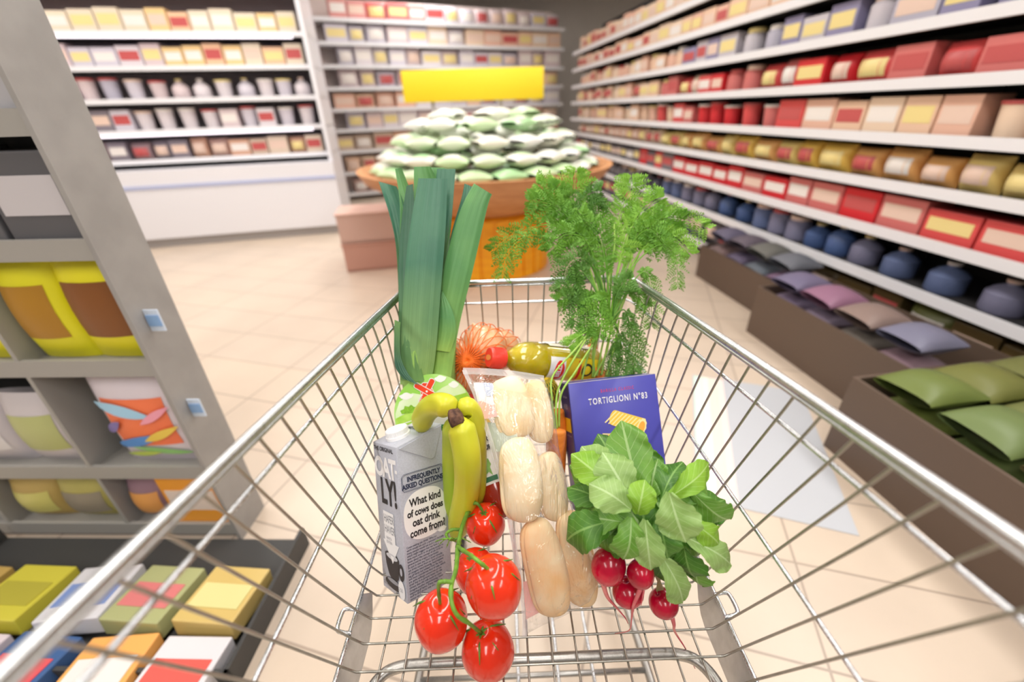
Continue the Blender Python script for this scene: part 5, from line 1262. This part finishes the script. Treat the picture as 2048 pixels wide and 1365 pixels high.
b = MB(); F1.slab(b, 0, F1.L, .72, .8, .80, 2.6); b.build('case_back', CASED, ft, smooth=False)
b = MB(); F1.slab(b, 0, F1.L, -.05, .8, 2.42, 2.6); b.build('case_hood', mat('hood_red', (.62, .42, .42), .5), ft, smooth=False)
FL = [.88, 1.16, 1.44, 1.72, 2.0]
for i, z in enumerate(FL):
    b = MB(); F1.slab(b, 0, F1.L, .08, .72, z - .012, z); sh = b.build('case_shelf', SHG, ft, smooth=False)
    b = MB(); F1.slab(b, 0, F1.L, .055, .08, z - .03, z + .015); b.build('price_rail', SHW, sh, smooth=False)
    if i in (1, 4):
        b = MB(); F1.slab(b, .15, F1.L * .72, .045, .06, z - .045, z - .028); b.build('light_strip', LEDM, sh, smooth=False)
for a in (0, F1.L - .04):
    b = MB(); F1.slab(b, a, a + .04, -.05, .72, .80, 2.42); b.build('case_end', CASE, ft, smooth=False)
WHP = [(0.74, 0.68, 0.72), (0.70, 0.58, 0.60), (0.66, 0.62, 0.70)]; ORY = [(0.86, 0.62, 0.30), (0.85, 0.55, 0.35), (0.80, 0.70, 0.55)]; RDP = [(0.75, 0.18, 0.18), (0.70, 0.30, 0.28)]; DKM = [(0.40, 0.28, 0.30), (0.55, 0.35, 0.30), (0.25, 0.22, 0.26)]
CLF = [[TAN, DKM, DKM, RDP], [WHP, WHP, DKM, RDP], [WHP, WHP, LAV, RDP], [ORY, WHP, TAN, RDP], [ORY, ORY, ORY, RDP]]
NF = ['dark packs', 'white tubs', 'pale packs', 'cream and tan packs', 'orange and yellow packs']
KF = [('carton_pack', 'pouch'), ('tub', 'carton_pack'), ('tub', 'bottle_pack'), ('carton_pack',), ('carton_pack',)]
for i, z in enumerate(FL):
    fill(F1, .1, F1.L - .1, z, pick(CLF[i], KF[i], (.17, .20), .20, 'one of the %s on the %s shelf of the lit wall case' % (NF[i], ('lowest', 'second', 'third', 'fourth', 'top')[i])), '%s in the lit wall case' % NF[i], back=.12, seed=40 + i)

# ---- shelving across the far end
H = Run((1.15, 8.85), (-2.6, 7.2), .5)
H.n = Vector((H.t.y, -H.t.x, 0)) if H.n.y > 0 else H.n
H.rz = math.atan2(H.n.y, H.n.x) + PI / 2
ht = thing('shelving_unit', H.P(H.L / 2, .3, 0), 'pale shelving across the far end of the aisle behind the round display', 'shelves')
b = MB(); H.slab(b, 0, H.L, .46, .5, .0, 2.75); b.build('back_panel', mat('shelf_back_pale', (.80, .68, .64), .6), ht, smooth=False)
HL = [.10, .42, .74, 1.04, 1.32, 1.60, 1.88, 2.16, 2.44]
CLH = [[TAN, DKM], [TAN, PCH], [PCH, TAN], [PCH, WHP], [WHP, PCH], [PCH, WHP], [WHP, WHP], [PCH, WHP], [WHP, RDP]]
for i, z in enumerate(HL):
    b = MB(); H.slab(b, 0, H.L, .02, .46, z - .015, z); sh = b.build('shelf', SHW, ht, smooth=False)
    b = MB(); H.slab(b, 0, H.L, -.005, .02, z - .03, z + .02); b.build('price_rail', SHW, sh, smooth=False)
    fill(H, .05, H.L - .05, z, pick(CLH[i], ('carton_pack', 'pouch'), (.24, .30), .25, 'one of the peach and white packs on shelf row %s of the far end shelving' % ('one', 'two', 'three', 'four', 'five', 'six', 'seven', 'eight', 'nine')[i]), 'far end packs, row %d' % (i + 1), back=.05, seed=70 + i)

# ---- round produce display in the middle
ORW = mat('orange_wood', (0.98, 0.44, 0.01), .45, color2=(0.90, 0.36, 0.01), scale=5, stretch=(1, 1, 6)); BRW = mat('brown_wood', (0.62, 0.30, 0.13), .5, color2=(0.50, 0.22, 0.09), scale=6, stretch=(1, 1, 7))
RX, RY = -0.16, 3.75
rt = thing('round_display', (RX, RY, 0), 'round orange wooden produce display with a wide bowl top in the aisle', 'display stand')
MR = Matrix.Translation((RX, RY, 0))
b = MB(); b.lathe([(0.52, 0), (0.52, .50), (0.50, .52)], 56, MR); b.build('drum', ORW, rt, auto=.5)
b = MB(); b.lathe([(0.50, .52), (0.70, .60), (1.00, .78), (1.05, .86), (1.01, .86), (0.94, .80), (.0, .78)], 64, MR); b.build('bowl', BRW, rt, auto=.5)
for k in range(28):
    a = 2 * PI * k / 28; b = MB(); b.box((.525, 0, .25), (.014, .09, .49), MR @ Matrix.Rotation(a, 4, 'Z')); b.build('slat', ORW, rt, smooth=False)
sg = thing('sign_stand', (RX - .2, RY + 1.15, 0), 'blank bright yellow sign board on two posts behind the round display', 'sign')
for x_ in (-.35, .35):
    b = MB(); b.tube([(RX - .2 + x_, RY + 1.17, 0.012), (RX - .2 + x_, RY + 1.17, 1.36)], .018, 10); b.build('sign_post', SHG, sg)
    b = MB(); b.box((RX - .2 + x_, RY + 1.17, .006), (.22, .30, .012)); b.build('foot_plate', SHG, sg, smooth=False)
b = MB(); b.rbox((RX - .12, RY + 1.13, 1.485), (1.42, .03, .28), .006); b.build('sign_board', mat('sign_yellow', (0.90, 0.68, 0.02), .45), sg, auto=.5)
rnd = random.Random(5); GRN = [(0.40, 0.66, 0.34), (0.56, 0.74, 0.44), (0.80, 0.82, 0.74), (0.82, 0.80, 0.70), (0.66, 0.76, 0.56), (0.84, 0.84, 0.82)]
n_ = 0
for ring, (rr_, cnt, zz) in enumerate(((.80, 23, .862), (.58, 16, .89), (.36, 8, .94), (.14, 3, .96), (.72, 20, .955), (.48, 12, 1.01), (.24, 5, 1.05), (.60, 16, 1.06), (.36, 8, 1.12), (.12, 2, 1.15), (.46, 11, 1.17), (.24, 5, 1.23))):
    for k in range(cnt):
        a = 2 * PI * k / cnt + ring * .4; c1 = rnd.choice(GRN); c2 = rnd.choice(GRN)
        put('pouch', c1, c2, .19, .09, .22, (RX + rr_ * math.cos(a) + .11 * math.sin(a), RY + rr_ * math.sin(a) - .11 * math.cos(a), zz), 0, 'one of the green and white packs heaped on the round display', 'packs heaped on the round display', tilt=(-PI / 2, 0, a + PI))
# crates beside its foot, left
for k, (x, y, z, c_) in enumerate(((-1.2, 3.85, 0, (0.55, 0.30, 0.24)), (-1.2, 3.85, .26, (0.60, 0.40, 0.34)))):
    t = thing('stacked_crate', (x, y, z), '%s reddish crate of the stack left of the round display' % ('lower', 'upper')[k], 'crate')
    cm = pm(c_); M = Matrix.Translation((x, y, z)) @ Matrix.Rotation(.2, 4, 'Z')
    b = MB(); b.box((0, 0, .01), (.6, .4, .02), M)
    for q in ((0, -.19, .6, .02), (0, .19, .6, .02)): b.box((q[0], q[1], .13), (q[2], q[3], .245), M)
    for q in (-.29, .29): b.box((q, 0, .13), (.02, .36, .245), M)
    b.build('crate_body', cm, t, smooth=False)
    b = MB(); b.box((0, 0, .248), (.62, .42, .012), M); b.build('crate_lid', pm(tuple(min(1, q * 1.15) for q in c_)), t, smooth=False)

# ---- promotional tower close by on the left
TB = mat('tower_grey', (0.34, 0.33, 0.31), .5); TD = mat('tower_dark', (0.05, 0.05, 0.05), .5)
TA = (-0.965, 0.865); TT = Run(TA, (-2.16, 0.93), .12)
TT.n = Vector((TT.t.y, -TT.t.x, 0)) if TT.n.y > 0 else TT.n
TT.rz = math.atan2(TT.n.y, TT.n.x) + PI / 2
tt = thing('promotion_tower', TT.P(.6, .25, 0), 'tall grey promotional shelf tower of bagged goods at the left edge', 'display stand')
b = MB(); TT.slab(b, 0, TT.L, .11, .12, .0, 2.2); b.build('tower_back', TD, tt, smooth=False)
b = MB(); TT.slab(b, 0, TT.L, .0, .11, .0, .04); b.build('tower_base', TD, tt, smooth=False)
b = MB(); TT.slab(b, -.012, .0, -.02, .12, .0, 2.2); b.build('side_wall', mat('tower_side', (.34, .33, .32), .45, var=.12, scale=12), tt, smooth=False)
for a in (.36, .78, TT.L - .02):
    b = MB(); TT.slab(b, a, a + .012, -.01, .11, .04, 2.2); b.build('divider', TB, tt, smooth=False)
TL = [.04, .30, .68, 1.00, 1.26]
for z in TL:
    b = MB(); TT.slab(b, 0, TT.L, .0, .11, z, z + .012); sh = b.build('tower_shelf', TB, tt, smooth=False)
    b = MB(); TT.slab(b, 0, TT.L, -.012, .0, z - .02, z + .03); b.build('price_rail', TB, sh, smooth=False)
for (z, w_) in ((.78, .07), (.50, .07)):
    b = MB(); TT.slab(b, -.05, -.013, .02, .024, z, z + .06); tg = b.build('price_tag', mat('tag_pale_blue', (.62, .72, .86), .4), tt, smooth=False)
    b = MB(); TT.slab(b, -.048, -.015, .017, .02, z + .015, z + .045); b.build('tag_print', mat('tag_blue', (.25, .42, .70), .4), tg, smooth=False)
def tp(kind, c1, c2, a, z, w_, h_, label, back=.003, d_=.105, rz=0):
    z = {.12: .04, .34: .30, .64: .68, .98: 1.00, 1.24: 1.26}[z]
    return put(kind, c1, c2, w_, d_, h_, TT.P(a, back + d_ / 2, z + .0135), TT.rz + rz, label, None)
YB = (0.78, 0.72, 0.02); BR_ = (0.22, 0.08, 0.02)
tp('pouch', YB, BR_, .10, .64, .19, .30, 'yellow bag with brown print nearest the tower edge, middle shelf'); tp('pouch', (0.74, 0.70, .02), (0.40, .20, .02), .27, .64, .17, .29, 'second yellow bag from the tower edge, middle shelf')
tp('pouch', (0.80, 0.74, .03), (0.70, .62, .03), .47, .64, .18, .30, 'bright yellow bag just left of the first divider'); tp('pouch', (0.72, .66, .02), BR_, .67, .64, .18, .28, 'yellow brown bag second left of the first divider')
tp('carton_pack', (0.10, 0.10, 0.11), (0.55, 0.53, 0.56), .10, .98, .18, .20, 'black carton with grey panel above the yellow bags'); tp('carton_pack', (0.12, 0.12, 0.13), (0.50, .46, .52), .28, .98, .15, .21, 'second black carton from the edge above the yellow bags')
tp('carton_pack', (0.09, .09, .10), (.62, .62, .64), .48, .98, .18, .20, 'black carton left of the divider above the yellow bags'); tp('carton_pack', (0.30, 0.33, 0.42), (.7, .7, .72), .68, .98, .17, .21, 'blue grey carton above the yellow bags, furthest left')
tp('carton_pack', (0.42, 0.42, 0.45), (.60, .60, .62), .10, 1.24, .17, .24, 'silver carton on the upper tower shelf at the edge'); tp('carton_pack', (0.36, 0.38, 0.45), (.18, .20, .30), .28, 1.24, .15, .22, 'steel blue carton on the upper tower shelf')
# colourful bag with blotches
cbg = tp('pouch', (0.72, 0.66, 0.72), (0.88, 0.20, 0.08), .15, .34, .27, .34, 'large colourful bag with orange and blue print on the lower tower shelf', d_=.105)
STR = [((0.10, 0.30, 0.72), .10, -.04, .20, .018, .30), ((0.30, 0.62, 0.20), .06, .02, .17, .014, -.2), ((0.85, 0.62, 0.10), .13, .05, .12, .014, .4), ((0.35, 0.60, 0.80), .22, -.03, .17, .02, -.25), ((0.55, 0.70, 0.12), .045, -.05, .13, .012, .15), ((0.85, 0.35, 0.45), .20, .06, .10, .012, .5), ((0.20, 0.16, 0.42), .16, -.08, .08, .014, .6)]
for k, (c_, z_, x_, l_, h_, an) in enumerate(STR):
    rows = []
    for i in range(3):
        row = []
        for q in range(9):
            u = q / 8 - .5; x = x_ + u * l_ * math.cos(an) - (i - 1) * h_ * .5 * math.sin(an) * (1 - 4 * u * u); z = z_ + u * l_ * math.sin(an) + (i - 1) * h_ * (1 - 3.6 * u * u)
            x = max(-.125, min(.125, x)); z = max(.01, min(.33, z)); t = z / .34; th = .0525 * max(.04, math.sin(PI * (.04 + .92 * t)) ** .6)
            row.append(Vector((x, -th * math.sqrt(max(.02, 1 - (abs(x) / .136) ** 2.5)) - .0045 - .0006 * k, z)))
        rows.append(row)
    b = MB(); b.grid(rows); o = b.build('printed_swirl', pm(c_), None); o.parent = cbg
tp('pouch', (0.60, 0.56, 0.58), (0.45, 0.48, 0.20), .49, .34, .20, .26, 'grey and olive bag left of the colourful bag'); tp('pouch', (0.55, 0.52, .55), (0.70, 0.68, 0.70), .68, .34, .19, .25, 'grey bag furthest left on the lower tower shelf')
tp('carton_pack', (0.86, 0.36, 0.04), (0.80, 0.68, 0.60), .108, .12, .19, .21, 'orange carton on the bottom tower shelf at the edge'); tp('pouch', (0.30, .18, .22), (0.75, .35, .10), .285, .12, .14, .18, 'purple brown bag on the bottom tower shelf'); tp('pouch', (0.45, .40, .12), (0.30, .26, .20), .50, .12, .2, .18, 'olive bag on the bottom tower shelf'); tp('pouch', (0.50, .36, .12), (0.62, .58, .18), .675, .12, .18, .18, 'ochre bag on the bottom tower shelf')
# low tray at its foot
lt = thing('floor_tray', TT.P(.25, -.3, 0), 'black floor tray of leaflets and packets at the foot of the left tower', 'tray')
b = MB(); TT.slab(b, -.25, .81, -.44, -.03, .0, .02); TT.slab(b, -.25, .81, -.44, -.43, .02, .08); TT.slab(b, -.25, -.24, -.44, -.03, .02, .08); TT.slab(b, .80, .81, -.44, -.03, .02, .08); b.build('tray_body', TD, lt, smooth=False)
rnd = random.Random(3)
PCS = [((0.72, 0.70, 0.74), (0.80, 0.12, 0.10)), ((0.86, 0.42, 0.12), (0.80, 0.76, 0.74)), ((0.05, 0.12, 0.30), (0.70, 0.10, 0.12)), ((0.70, 0.62, 0.68), (0.60, 0.20, 0.34)), ((0.55, 0.50, 0.10), (0.70, 0.42, 0.12)), ((0.62, 0.46, 0.16), (0.70, 0.66, 0.30)), ((0.40, 0.42, 0.20), (0.66, 0.20, 0.20)), ((0.66, 0.66, 0.70), (0.20, 0.30, 0.60)), ((0.60, 0.55, 0.06), (0.44, 0.40, 0.05)), ((0.50, 0.34, 0.10), (0.80, 0.60, 0.10))]
WRD = ['white and red', 'orange and white', 'navy and red', 'pink and plum', 'olive and orange', 'ochre and straw', 'moss and red', 'grey and blue', 'mustard', 'brown and gold']
for k, (c1, c2) in enumerate(PCS):
    put('carton_pack', c1, c2, .17, .06, .17, TT.P(-.13 + (k % 5) * .20, -.30 + (k // 5) * .19 - .06, .05), 0, '%s flat pack lying in the floor tray of the left tower' % WRD[k], None, tilt=(-PI / 2 + .12, 0, TT.rz + PI + .1 * math.sin(k * 2)))
